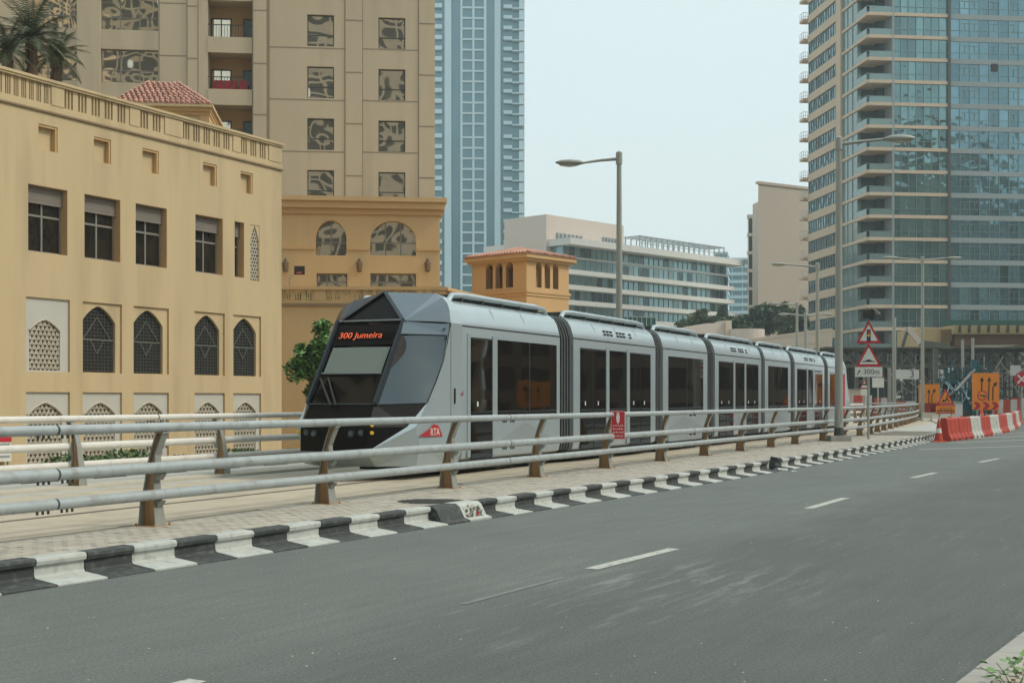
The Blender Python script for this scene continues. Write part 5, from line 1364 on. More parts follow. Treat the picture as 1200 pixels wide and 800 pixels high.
# ------------------------------------------------------------------ signs beside the barrier
SY = 50.0
def tri_sign(root, z0, w_, y, sym):
    h = w_ * .93; q = MB()
    def tri(s, yy, k=None): cz = z0 + h * .36; return [(-w_ / 2 * s, yy, cz + (z0 - cz) * s), (w_ / 2 * s, yy, cz + (z0 - cz) * s), (0, yy, cz + (z0 + h - cz) * s)]
    q.prism([(p[0], p[2]) for p in tri(1, 0)], (0, y, 0), (0, y + .02, 0), (1, 0, 0), (0, 0, 1)); pl = q.build('triangular_sign', M['sign_red'], root)
    q = MB(); q.poly([(p[0], y - .004, p[2]) for p in tri(.72, 0)]); q.build('sign_face', M['sign_white'] if sym != 'works' else M['sign_orange'], pl)
    cz = z0 + h * .32
    if sym == 'lights':
        q = MB(); q.poly([(-.075, y - .007, cz - .2), (.075, y - .007, cz - .2), (.075, y - .007, cz + .24), (-.075, y - .007, cz + .24)]); q.build('symbol', M['sign_black'], pl)
        for dz, m in ((.15, 'sign_red'), (.02, 'sign_yellow'), (-.11, 'sign_blue')): q = MB(); q.poly([(math.cos(a * .7) * .055, y - .010, cz + dz + math.sin(a * .7) * .055) for a in range(9)]); q.build('lamp_dot', M[m], pl)
    elif sym == 'hump':
        q = MB(); q.poly([(-.24, y - .007, z0 + .17), (.24, y - .007, z0 + .17), (.24, y - .007, z0 + .2), (.12, y - .007, z0 + .21), (.06, y - .007, z0 + .26), (-.06, y - .007, z0 + .26), (-.12, y - .007, z0 + .21), (-.24, y - .007, z0 + .2)]); q.build('symbol', M['sign_black'], pl)
    else:
        q = MB(); q.poly([(-.25 * w_, y - .007, z0 + .16 * w_), (.02 * w_, y - .007, z0 + .16 * w_), (-.1 * w_, y - .007, z0 + .32 * w_)])
        q.bar((.0, y - .008, z0 + .2 * w_), (.08 * w_, y - .008, z0 + .42 * w_), .07 * w_, .004, (0, 1, 0)); q.bar((.08 * w_, y - .009, z0 + .38 * w_), (.2 * w_, y - .009, z0 + .16 * w_), .06 * w_, .004, (0, 1, 0)); q.poly([(.08 * w_ + math.cos(a) * .05 * w_, y - .007, z0 + .5 * w_ + math.sin(a) * .05 * w_) for a in (0, 1, 2, 3, 4, 5)]); q.build('symbol', M['sign_black'], pl)
    return pl
p = P(1018, 500, SY); sgn = empty('road_sign', (p.x, p.y, .2), R(-6)); tag(sgn, 'grey pole with two red triangles, traffic lights above speed hump, and a white distance plate', 'road sign')
ppm = F / SY; zz = lambda y: E_ + (CY - y) / ppm - .2
q = MB(); q.tube([(0, .075, 0), (0, .075, zz(374))], .045, 10); q.build('pole', M['pole_grey'], sgn)
tri_sign(sgn, zz(402), .92, 0, 'lights'); tri_sign(sgn, zz(429.3), .94, -.0, 'hump')
q = MB(); q.box(-.5, .5, -.012, .012, zz(441.5), zz(430)); pl = q.build('distance_plate', M['sign_white'], sgn)
text('300m', 'plate_lettering', M['sign_black'], pl, .27, Matrix.Translation((.1, -.014, zz(435.6))) @ FACE, .001)
q = MB(); q.bar((-.42, -.014, zz(439)), (-.35, -.014, zz(435)), .03, .003, (0, 1, 0)); q.poly([(-.4, -.0155, zz(435.2)), (-.3, -.0155, zz(435.6)), (-.33, -.0155, zz(433))]); q.build('arrow', M['sign_black'], pl)
q = MB(); q.box(-.24, .2, -.1, .14, zz(373), zz(364)); q.box(-.19, .15, -.13, -.1, zz(371.5), zz(365.5)); q.build('beacon_box', M['dark_steel'], sgn)
q = MB(); q.prism([(-.28, 0), (.28, 0), (.28, .03), (-.28, .03)], (.05, -.25, zz(362)), (.42, .2, zz(368)), (0, 1, 0), (0, 0, 1)); q.build('solar_panel', M['pole_grey'], sgn)
p = P(1013, 500, 72); sg2 = empty('road_sign', (p.x, p.y, .2), R(-6)); tag(sg2, 'smaller far red triangular sign with white plate seen under the 300 m plate', 'road sign')
z2 = lambda y: E_ + (CY - y) / (F / 72.) - .2
q = MB(); q.tube([(0, .075, 0), (0, .075, z2(444))], .045, 8); q.build('pole', M['pole_grey'], sg2); tri_sign(sg2, z2(455), .5, 0, 'hump')
q = MB(); q.box(-.2, .25, -.012, .012, z2(463), z2(456)); q.build('plate', M['sign_white'], sg2)
p = P(1029, 500, 84); sg3 = empty('road_sign', (p.x, p.y, .2), R(-6)); tag(sg3, 'far sign with a red triangle over a blank white square, right of the nearer one', 'road sign')
z3 = lambda y: E_ + (CY - y) / (F / 84.) - .2
q = MB(); q.tube([(0, .075, 0), (0, .075, z3(431))], .05, 8); q.build('pole', M['pole_grey'], sg3); tri_sign(sg3, z3(441), .75, 0, 'hump')
q = MB(); q.box(-.36, .36, -.012, .012, z3(454), z3(442.5)); q.build('plate', M['sign_white'], sg3)

# ------------------------------------------------------------------ road works: water-filled barriers, cones, orange signs
bx = [(1105.5, 517), (1119.5, 515.2), (1133.5, 513.6), (1145.5, 511.8), (1156.5, 510), (1167, 508.2), (1176.5, 506), (1183, 503.5), (1187.5, 501), (1191, 498.5), (1193.5, 496)]
bp_ = [G(x, y, 0) for x, y in bx]
bprof = [(-.3, 0), (-.3, .12), (-.2, .3), (-.13, .9), (-.09, .95), (.09, .95), (.13, .9), (.2, .3), (.3, .12), (.3, 0)]
names = ['first red plastic barrier, nearest to the cone at the kerb', 'second red plastic barrier, touching the nearest red one', 'first white plastic barrier after the two red ones', 'dark red barrier below the big orange sign', 'white barrier below the right edge of the big orange sign', 'red barrier just right of the big orange sign', 'narrow white barrier near the bend of the row', 'red barrier near the far bend of the row', 'white barrier next to last in the row', 'last red barrier at the far end of the row']
cl_ = 'rrwrwrwrwr'
for i in range(10):
    a, b = bp_[i], bp_[i + 1]; d = b - a; L_ = d.length; ang = math.atan2(d.y, d.x)
    r_ = empty('plastic_barrier', a, ang); tag(r_, names[i], 'barrier', 'red and white road barriers'); m = M['barrier_red' if cl_[i] == 'r' else 'barrier_white']
    q = MB(); q.prism(bprof, (.04, 0, 0), (L_ - .04, 0, 0), (0, 1, 0), (0, 0, 1)); q.build('body', m, r_)
    q = MB(); n = 3
    for k in range(1, n): x = L_ * k / n; q.prism([(-.312, .14), (-.205, .32), (-.14, .86), (-.1, .86), (-.1, .14)], (x - .06, 0, 0), (x + .06, 0, 0), (0, 1, 0), (0, 0, 1))
    q.build('rib', m, r_); q = MB(); q.tube([(L_ * .5, 0, .95), (L_ * .5, 0, .99)], .06, 8); q.build('filler_cap', m, r_)
    q = MB()
    for k in (.25, .7): q.box(L_ * k, L_ * k + .3, -.305, -.28, .0, .09)
    q.build('forklift_slot', M['dark_void'], r_)
def cone(px, py, label, s=1.0, z=0.0, m='cone_orange'):
    p = G(px, py, z); r_ = empty('traffic_cone', (p.x, p.y, z)); tag(r_, label, 'traffic cone')
    q = MB(); q.box(-.2 * s, .2 * s, -.2 * s, .2 * s, 0, .04); q.build('base', M['cone_orange'], r_)
    q = MB(); q.tube([(0, 0, .04), (0, 0, .3 * s)], [.15 * s, .105 * s], 12); q.tube([(0, 0, .45 * s), (0, 0, .75 * s)], [.08 * s, .025 * s], 12); q.build('cone_body', M[m], r_)
    q = MB(); q.tube([(0, 0, .3 * s), (0, 0, .45 * s)], [.105 * s, .08 * s], 12); q.build('reflective_band', M['sign_white'], r_)
cone(1100, 517.5, 'dark red cone with a white band standing at the kerb end of the barrier row', 1.2, 0, 'barrier_red')
cone(1068, 486.5, 'orange cone behind the barrier bend, left of the small orange direction sign', 1.7)
cone(1150.5, 497, 'small orange cone half hidden behind the barriers under the big orange sign', 1.5)
cone(1181, 494, 'orange cone topped with a light, at the far end of the barrier row', 1.6)
def orange_board(px, py, Y, w_, h_, zc, label, arrows):
    p = P(px, 500, Y); r_ = empty('roadworks_sign', (p.x, p.y, 0), R(-4)); tag(r_, label, 'road sign')
    q = MB(); q.box(-w_ / 2, w_ / 2, -.02, .02, zc - h_ / 2, zc + h_ / 2); pl = q.build('panel', M['sign_orange'], r_)
    for x in (-w_ * .3, w_ * .3): q = MB(); q.box(x - .05, x + .05, .02, .1, 0, zc + h_ / 2 - .1); q.build('leg', M['pole_grey'], r_)
    q = MB()
    for pts, hd in arrows:
        P_ = [(x * w_, -.026, zc + z * h_) for x, z in pts]
        for a, b in zip(P_, P_[1:]): q.bar(a, b, w_ * .045, .004, (0, 1, 0))
        if hd:
            a, b = Vector(P_[-2]), Vector(P_[-1]); d = (b - a).normalized(); n_ = Vector((-d.z, 0, d.x)); s = w_ * .11
            q.poly([tuple(b + d * s + Vector((0, -.004, 0))), tuple(b - d * s * .5 + n_ * s * .75 + Vector((0, -.004, 0))), tuple(b - d * s * .5 - n_ * s * .75 + Vector((0, -.004, 0)))])
    q.build('arrow', M['sign_black'], pl); return r_, pl
Yb = 78.; ppm = F / Yb; wb, hb = 30.5 / ppm, 43 / ppm; zc = E_ + (CY - 458.5) / ppm
ar1 = [([(-.17, -.12), (-.15, .1), (-.14, .32)], 1), ([(.1, -.25), (.12, .1), (.13, .32)], 1), ([(.27, -.25), (.27, .1), (.36, .2)], 1)]
r_, pl = orange_board(1155, 480, Yb, wb, hb, zc, 'large orange diversion sign with three arrows and red chevrons behind the barriers', ar1)
q = MB(); cx_, cz_ = -.13 * wb, zc - .11 * hb; q.tube([(cx_, -.03, cz_), (cx_, -.024, cz_)], .29, 18); q.build('disc', M['sign_red'], pl)
q = MB(); q.tube([(cx_, -.034, cz_), (cx_, -.03, cz_)], .23, 18); q.build('disc_face', M['sign_orange'], pl)
q = MB(); q.bar((cx_ - .17, -.037, cz_ + .03), (cx_ + .1, -.037, cz_ - .03), .07, .004, (0, 1, 0)); q.poly([(cx_ + .08, -.04, cz_ + .08), (cx_ + .2, -.04, cz_ - .05), (cx_ + .06, -.04, cz_ - .12)]); q.build('disc_arrow', M['sign_black'], pl)
q = MB()
for k in range(3):
    x = -wb / 2 + .04 + k * wb * .34; z = zc - hb * .39; h = hb * .1; w2 = wb * .17
    q.poly([(x, -.026, z - h), (x + w2, -.026, z - h), (x + w2 * 1.75, -.026, z), (x + w2, -.026, z + h), (x, -.026, z + h), (x + w2 * .75, -.026, z)])
q.build('chevron', M['sign_red'], pl)
Yb = 104.; ppm = F / Yb; orange_board(1089, 480, Yb, 24 / ppm, 34 / ppm, E_ + (CY - 467) / ppm, 'smaller orange lane sign behind the double-armed lamp', [([(-.3, .1), (-.2, .1)], 0), ([(-.02, -.35), (-.02, .25)], 1), ([(.12, -.35), (.12, .1), (.24, .28)], 1)])
Yb = 66.; ppm = F / Yb; p = P(1108, 500, Yb); r_ = empty('roadworks_sign', (p.x, p.y, 0), R(-5)); tag(r_, 'orange triangular men-at-work sign with a lettered plate below it', 'road sign')
zf = lambda y: E_ + (CY - y) / ppm; tri_sign(r_, zf(474), 20.5 / ppm, 0, 'works')
q = MB(); q.box(-11 / ppm, 11 / ppm, -.01, .015, zf(484.5), zf(474.3)); pl = q.build('plate', M['sign_orange'], r_)
q = MB(); q.box(-11 / ppm, 11 / ppm, -.014, -.01, zf(484.5), zf(483.3)); q.box(-11 / ppm, 11 / ppm, -.014, -.01, zf(475.4), zf(474.3)); q.build('border', M['sign_red'], pl)
q = MB(); x = -.4
while x < .36: l = rnd.uniform(.05, .12); q.box(x, x + l, -.014, -.01, zf(482.3), zf(480)); x += l + .03
x = -.3
while x < .3: l = rnd.uniform(.08, .16); q.box(x, x + l, -.014, -.01, zf(478.8), zf(478)); x += l + .03
q.build('plate_lettering', M['sign_black'], pl)
for x in (-.3, .3): q = MB(); q.box(x - .03, x + .03, .02, .07, 0, zf(475)); q.build('leg', M['pole_grey'], r_)
# concrete blocks left and behind
for px, yt, yb2, Y, w_, lab in ((1090, 487, 500, 94, 1.2, 'long pale concrete block left of the barrier row'), (1105, 484, 495, 90, 1.6, 'pale concrete block behind the men-at-work sign')):
    p = P(px, yb2, Y); ppm = F / Y; q = MB(); h = (yb2 - yt) / ppm; q.prism([(-.4, 0), (-.4, .2), (-.2, .4), (-.15, h), (.15, h), (.2, .4), (.4, .2), (.4, 0)], (-w_ / 2, 0, 0), (w_ / 2, 0, 0), (0, 1, 0), (0, 0, 1))
    o = q.build('concrete_barrier', M['pale_concrete'], None, (p.x, p.y, 0)); tag(o, lab, 'barrier')
# red-white road-works fencing in the distance
RW = [(1000, 1022, 463, 474, 118), (1024, 1040, 466, 476, 120), (1050, 1074, 470, 478, 112), (1078, 1100, 472, 486, 99), (1162, 1176, 468, 490, 92), (1176, 1192, 468, 484, 100), (1186, 1215, 466, 478, 112)]
for i, (x0, x1, yt, yb2, Y) in enumerate(RW):
    f_ = Fr(*XY(P(x0, 400, Y)), 85, 0); zt = f_.z(x0, yt); u1 = f_.u(x1); r_ = f_.root('works_fence')
    tag(r_, ['red and white works fence behind the tail of the tram', 'short red and white works fence right of the tram tail', 'red and white works fence under the white gantry boards', 'solid red works hoarding behind the double-armed lamp', 'red and white works panel right of the big orange sign', 'striped works panel at the far end of the barriers', 'striped works fence at the right edge of the picture'][i], 'fence')
    n = max(2, int(u1 / .7)); 
    for k in range(n):
        q = MB(); q.box(u1 * k / n + .03, u1 * (k + 1) / n - .03, -.04, .04, .15, max(.5, zt)); q.build('panel', M['barrier_red' if (k % 2 == 0 or i == 3) else 'barrier_white'], r_)
    q = MB(); q.box(0, .12, -.3, .3, 0, .15); q.box(u1 - .12, u1, -.3, .3, 0, .15); q.build('foot', M['rubber'], r_)
# no-entry striped round sign at right edge
p = P(1197, 500, 95); r_ = empty('road_sign', (p.x, p.y, 0)); zc = E_ + (CY - 444) / (F / 95.); q = MB(); q.tube([(0, 0, 0), (0, 0, zc)], .05, 8); q.build('pole', M['pole_grey'], r_)
q = MB(); q.tube([(0, -.06, zc), (0, -.03, zc)], .52, 20); pl = q.build('disc', M['sign_red'], r_); q = MB(); q.bar((-.3, -.065, zc - .3), (.3, -.065, zc + .3), .12, .01, (0, 1, 0)); q.bar((-.3, -.068, zc + .3), (.3, -.068, zc - .3), .12, .01, (0, 1, 0)); q.build('cross', M['sign_white'], pl)
tag(r_, 'round red sign with a white cross at the right edge of the picture', 'road sign')
# gantry boards reading 3
for px0, px1, yt, yb2, Y, num, lab in ((1049, 1077, 433, 444, 130, '3', 'white height board with a black 3 hanging from the steel footbridge'), (1095, 1107, 433, 443, 132, '', 'blank white board hanging from the footbridge, left of the blue rig'), (1184, 1196, 428, 440, 120, '', 'pale pink board on the bridge pier at the right')):
    p = P((px0 + px1) / 2, (yt + yb2) / 2, Y); ppm = F / Y; r_ = empty('height_board', tuple(p)); w_, h = (px1 - px0) / ppm, (yb2 - yt) / ppm
    q = MB(); q.box(-w_ / 2, w_ / 2, -.04, .04, -h / 2, h / 2); q.build('panel', M['far_white'], r_); tag(r_, lab, 'sign')
    q = MB(); q.box(-w_ * .4, -w_ * .38, -.02, .02, h / 2, h / 2 + .8); q.box(w_ * .38, w_ * .4, -.02, .02, h / 2, h / 2 + .8); q.build('hanger', M['dark_steel'], r_)
    if num: text(num, 'numeral', M['sign_black'], r_, h * 1.1, Matrix.Translation((w_ * .2, -.045, 0)) @ FACE, .002)

# steel footbridge: truss girder on towers
TB = Fr(*XY(P(968, 400, 138)), 86.5, 0); fb_ = TB.root('truss_footbridge'); tag(fb_, 'dark steel truss footbridge crossing in front of the glass tower', 'bridge')
L_ = TB.u(1260); z0, z1 = TB.z(968, 430), TB.z(968, 408)
for yy in (0, 3.0):
    q = MB(); q.box(0, L_, yy - .12, yy + .12, z0, z0 + .28); q.build('lower_chord', M['weathered_steel'], fb_)
    q = MB(); q.box(0, L_, yy - .12, yy + .12, z1 - .28, z1); q.build('upper_chord', M['weathered_steel'], fb_)
n = int(L_ / 1.55); dg = MB(); dg.bar((0, 0, z0 + .2), (1.55, 0, z1 - .2), .13, .1, (0, 1, 0)); dg.bar((0, 0, z1 - .2), (1.55, 0, z0 + .2), .13, .1, (0, 1, 0)); vt = MB(); vt.box(-.09, .09, -.1, .1, z0, z1)
dgo = dg.build('diagonal', M['weathered_steel'], fb_); vto = vt.build('upright', M['dark_steel'], fb_)
for k in range(n):
    for yy in (0, 3.0):
        if k or yy: dup(dgo, fb_, (k * 1.55, yy, 0)); dup(vto, fb_, (k * 1.55, yy, 0))
q = MB(); q.box(0, L_, .12, 2.88, z0 + .0, z0 + .12); q.build('deck', M['dark_steel'], fb_)
q = MB(); q.box(-.3, L_, -.6, 3.6, z1, z1 + .15); q.build('canopy', M['weathered_steel'], fb_)
for px in (973, 1003, 1048, 1090, 1150, 1192):
    u = TB.u(px); q = MB()
    for dx in (0, 1.1):
        for yy in (.1, 2.9): q.box(u + dx - .11, u + dx + .11, yy - .11, yy + .11, -.2, z0)
    for k in range(5): zz_ = z0 * k / 5; q.bar((u, .1, zz_), (u + 1.1, .1, zz_ + z0 / 5), .09, .09, (0, 1, 0)); q.bar((u + 1.1, .1, zz_), (u, .1, zz_ + z0 / 5), .09, .09, (0, 1, 0))
    q.build('support_tower', M['weathered_steel'], fb_)
# dark bays under the footbridge: shop fronts and works sheds
q = MB(); f_ = Fr(*XY(P(985, 400, 170)), 86, 0); sh = f_.root('station_front'); tag(sh, 'shaded glazed ground floor behind the footbridge', 'building')
u1 = f_.u(1270); zt = f_.z(985, 412); q.box(0, u1, 0, 6, -.6, zt); q.build('wall', M['dark_steel'], sh)
k = 0; x = .3
while x < u1 - 3:
    w_ = 2.6; q = MB(); q.box(x, x + w_, -.05, 0, .3, zt - 1.2); o = q.build('shop_window', M['deep_glass' if k % 3 else 'brown_glass'], sh); q = MB(); q.box(x + w_, x + w_ + .4, -.4, 0, -.5, zt - .3); q.build('pillar', M['concrete' if k % 2 else 'grey_slab'], sh); x += 3.2; k += 1
# tan concrete bridge above
CB = Fr(*XY(P(1095, 400, 155)), 88.5, 0); cb = CB.root('road_bridge'); tag(cb, 'tan box-girder bridge with small brackets along its parapet, entering from the right', 'bridge')
L_ = CB.u(1280); za, zb3, zc3 = CB.z(1120, 404.5), CB.z(1120, 391.5), CB.z(1120, 381.5)
q = MB(); q.box(CB.u(1119), L_, 0, 9, za, zb3); q.build('girder', M['brown_beam'], cb)
q = MB(); q.box(CB.u(1115), L_, -.8, 9, zb3, zc3); q.build('parapet', M['beige_steel'], cb)
q = MB(); q.box(CB.u(1080), CB.u(1115), .4, 9, CB.z(1080, 408), CB.z(1080, 384)); q.build('end_block', M['beige_steel'], cb)
q = MB(); q.box(CB.u(1104), CB.u(1116), .0, .4, CB.z(1104, 400), CB.z(1104, 386)); q.build('recess', M['brown_beam'], cb)
for k in range(16):
    x = CB.u(1120 + k * 11.2); q = MB(); q.prism([(0, 0), (.28, 0), (.28, .9), (.1, .9), (0, .3)], (x - .0, -.82, zb3 + .15), (x, -1.05, zb3 + .15), (1, 0, 0), (0, 0, 1)); q.build('bracket', M['dark_steel'], cb)
q = MB(); q.prism([(0, 0), (5.2, .05), (0, -.6)], (CB.u(1142), -.2, za), (CB.u(1142), .3, za), (1, 0, 0), (0, 0, 1)); q.build('underside_panel', M['pale_concrete'], cb)
q = MB(); q.box(CB.u(1191), CB.u(1215), .5, 6, -.6, za); q.build('pier', M['concrete'], cb)
# green net strip above the bridge
q = MB(); f_ = Fr(*XY(P(1104, 370, 165)), 88, 0); q.box(0, f_.u(1290), 0, .3, f_.z(1104, 381), f_.z(1104, 375)); nt_ = q.build('safety_net', M['net_green'], None, f_.o, rotz=f_.rz); tag(nt_, 'dark green safety netting strip along the foot of the glass tower above the bridge', 'netting')
# excavator arm / crane boom near (1065-1085, 385-405)
p0, p1 = P(1064, 385, 120), P(1078, 402, 120); r_ = empty('crane_boom', p0); q = MB(); q.bar((0, 0, 0), tuple(p1 - p0), .5, .5, (0, 1, 0)); q.build('boom', M['far_pink'], r_)
q = MB(); q.bar((0, 0, 0), (-.5, 0, -1.6), .25, .25, (0, 1, 0)); q.bar(tuple(p1 - p0), tuple(p1 - p0 + Vector((2.6, 0, -.3))), .5, .6, (0, 1, 0)); q.build('jib', M['weathered_steel'], r_)
q = MB(); d = p1 - p0; q.box(d.x + 1.2, d.x + 1.6, -.2, .2, -p0.z - .3, d.z); q.build('mast', M['weathered_steel'], r_); tag(r_, 'pale crane boom slanting down behind the double-armed lamp', 'crane')
# blue-green drilling rig
p = P(1126, 500, 98); rg = empty('drilling_rig', (p.x, p.y, 0), R(-10)); tag(rg, 'blue-green construction rig with a cab and pipes between the orange signs', 'machine')
q = MB(); 
for y_ in (-.9, .9): q.prism([(-1.6, .1), (-1.3, 0), (1.3, 0), (1.6, .1), (1.7, .45), (1.4, .75), (-1.4, .75), (-1.7, .45)], (0, y_ - .25, 0), (0, y_ + .25, 0), (1, 0, 0), (0, 0, 1))
q.build('crawler_track', M['dark_steel'], rg)
q = MB(); q.box(-1.5, 1.4, -.9, .9, .8, 1.5); q.box(-.2, 1.5, -.85, .85, 1.5, 2.3); q.build('machine_body', M['teal_steel'], rg)
q = MB(); q.prism([(-1.5, 1.5), (-.35, 1.5), (-.35, 2.9), (-.6, 3.0), (-1.3, 3.0), (-1.5, 2.4)], (0, -.9, 0), (0, -.1, 0), (1, 0, 0), (0, 0, 1)); cbn = q.build('cab', M['teal_steel'], rg)
q = MB(); q.box(-1.4, -.45, -.93, -.9, 1.9, 2.8); q.build('cab_window', M['brown_glass'], cbn)
q = MB(); q.box(.55, .85, -1.2, -.95, .7, 4.6); q.box(1.0, 1.2, -1.2, -.95, .7, 4.2)
for k in range(8): q.bar((.6, -1.1, .9 + k * .45), (1.15, -1.1, 1.3 + k * .45), .08, .08, (0, 1, 0))
q.build('drill_mast', M['teal_steel'], rg)
q = MB(); rr = random.Random(8)
for k in range(7):
    x = rr.uniform(-1.3, 1.4); q.tube([(x, -1.0, 1.2), (x + rr.uniform(-.5, .5), -1.25, 2.0), (x + rr.uniform(-.6, .6), -1.0, 3.0)], .045, 6)
q.build('hose', M['blue_tower_white'], rg)
q = MB(); rr = random.Random(77)
for k in range(90):
    x, z_ = rr.uniform(-1.7, 1.7), rr.uniform(.9, 4.0); l = rr.uniform(.2, .9); v_ = rr.random() < .5; y_ = rr.uniform(-1.35, -.95)
    q.box(x, x + (.08 if v_ else l), y_, y_ + .07, z_, z_ + (l if v_ else .07))
q.build('pipe', M['teal_steel'], rg)
q = MB()
for k in range(40):
    x, z_ = rr.uniform(-1.7, 1.7), rr.uniform(1.0, 4.3); q.box(x, x + rr.uniform(.08, .3), -1.42, -1.36, z_, z_ + rr.uniform(.06, .25))
q.build('fitting', M['dark_steel'], rg)['kind'] = 'stuff'
q = MB()
for k in range(16):
    x, z_ = rr.uniform(-1.7, 1.7), rr.uniform(1.0, 4.0); q.box(x, x + rr.uniform(.06, .2), -1.45, -1.42, z_, z_ + rr.uniform(.06, .25))
q.build('gauge_plate', M['blue_tower_white'], rg)['kind'] = 'stuff'
q = MB(); q.tube([(-1.7, -1.0, 1.6), (-.6, -1.2, 2.3), (.8, -1.15, 3.9)], .1, 8); q.build('hydraulic_ram', M['far_white'], rg)
q = MB(); q.box(-1.8, .5, -.6, .6, 3.05, 3.2); q.build('cab_roof', M['net_green'], rg)
# stacked crates, generator shed, tank behind
for (px, Y, w_, h, m, lab) in ((1115, 92, 1.2, 1.5, 'far_white', 'white site cabinet left of the blue-green rig'), (1006, 122, 1.8, 2.6, 'far_beige', 'beige site cabin behind the tail of the tram'), (1061, 124, 1.6, 1.5, 'sign_yellow', 'yellow site box under the numbered board')):
    p = P(px, 500, Y); r_ = empty('site_cabinet', (p.x, p.y, 0)); tag(r_, lab, 'cabinet'); q = MB(); q.box(-w_ / 2, w_ / 2, -.5, .5, .1, h); q.build('body', M[m], r_)
    q = MB(); q.box(-w_ / 2 + .1, -.02, -.53, -.5, .2, h - .1); q.box(.02, w_ / 2 - .1, -.53, -.5, .2, h - .1); q.build('door', M[m], r_); q = MB(); q.box(-w_ / 2 - .05, w_ / 2 + .05, -.58, .55, h, h + .07); q.build('lid', M['grey_slab'], r_)
# dense scaffolding standing under and behind the footbridge
SCF = Fr(*XY(P(1046, 400, 133)), 87, 0); scf = SCF.root('scaffolding'); tag(scf, 'tangle of dark and galvanised scaffold tubes under the footbridge, behind the rig and orange signs', 'scaffolding')
L_ = SCF.u(1240); rr = random.Random(55)
for nm, m, n_, th in (('standard', 'dark_steel', 44, .1), ('ledger', 'dark_steel', 46, .09), ('brace', 'weathered_steel', 60, .08), ('new_tube', 'pole_grey', 46, .08), ('board', 'brown_beam', 14, .2), ('clip', 'far_white', 40, .12)):
    q = MB()
    for k in range(n_):
        x, z_ = rr.uniform(0, L_), rr.uniform(.3, 4.4); y_ = rr.uniform(-.8, 1.6)
        if nm == 'standard': q.box(x, x + th, y_, y_ + th, -.4, rr.uniform(3, 6.6))
        elif nm in ('ledger', 'board'): q.box(x, x + rr.uniform(1.5, 5), y_, y_ + th, z_, z_ + th)
        elif nm == 'clip': q.box(x, x + rr.uniform(.1, .5), y_, y_ + th, z_, z_ + rr.uniform(.08, .35))
        else: l = rr.uniform(.8, 2.6); a = rr.choice((.5, 1.0, 2.2, 2.6, 1.57)); q.bar((x, y_, z_), (x + l * math.cos(a), y_, z_ + l * math.sin(a)), th, th, (0, 1, 0))
    q.build(nm, M[m], scf)['kind'] = 'stuff'
# ------------------------------------------------------------------ low ramp and retaining walls behind the tram
rp = Fr(*XY(P(800, 390, 170)), 76, 0); rw = rp.root('retaining_wall'); tag(rw, 'low beige retaining wall with a square pier, behind the tram roof', 'wall')
q = MB(); u1 = rp.u(856); q.prism([(0, -.6), (0, rp.z(800, 384)), (u1 * .55, rp.z(825, 378.5)), (u1, rp.z(850, 378)), (u1, -.6)], (0, 0, 0), (0, 3, 0), (1, 0, 0), (0, 0, 1)); q.build('wall', M['far_pink'], rw)
q = MB(); q.box(rp.u(849), u1, -.4, 3, -.6, rp.z(850, 375.5)); q.build('pier', M['far_beige'], rw)
q = MB(); q.box(rp.u(812), rp.u(838), -.08, 0, rp.z(820, 394), rp.z(820, 391)); q.build('dark_lettering_band', M['weathered_steel'], rw)
cy = P(874, 390, 172); r_ = empty('round_wall', (cy.x, cy.y, 0)); q = MB(); hz = E_ + (CY - 386) / F * 172; q.tube([(0, 0, -.6), (0, 0, hz)], 2.4, 24); q.build('drum', M['far_pink'], r_); tag(r_, 'low round beige drum wall below the dark trees', 'wall')
rm = MB(); A_ = [P(850, 402, 160), P(890, 397, 156), P(940, 390, 150), P(975, 386, 146)]
for a, b in zip(A_, A_[1:]):
    for dz0, dz1, dy in ((-4, -1.3, 0), (-1.3, -1.0, -.12), (-1.0, -.15, 0), (-.15, .15, -.18)): rm.quad((a.x, a.y + dy, a.z + dz0), (b.x, b.y + dy, b.z + dz0), (b.x, b.y + dy, b.z + dz1), (a.x, a.y + dy, a.z + dz1))
    rm.quad((a.x, a.y, a.z), (b.x, b.y, b.z), (b.x, b.y + 8, b.z), (a.x, a.y + 8, a.z)); rm.quad((a.x, a.y, -.6), (b.x, b.y, -.6), (b.x, b.y, b.z - 4), (a.x, a.y, a.z - 4))
tag(rm.build('ramp', M['far_beige']), 'pale curved road ramp rising to the right behind the tram', 'ramp')
gb = Fr(*XY(P(735, 380, 112)), 62, 0); r_ = gb.root('netted_cabin'); tag(r_, 'dark green netted cabin just above the tram roof, right of the street lamp', 'cabin')
q = MB(); zz1, zz0 = gb.z(735, 371.5), gb.z(735, 384); q.box(0, gb.u(768), 0, 2.5, -.6, zz1); q.build('box', M['net_green'], r_)
q = MB(); n = 6; uu = gb.u(768)
for k in range(n + 1): q.box(uu * k / n - .04, uu * k / n + .04, -.06, 0, zz0, zz1 + .06)
q.box(0, uu, -.06, 0, zz1, zz1 + .08); q.build('frame', M['grey_slab'], r_)

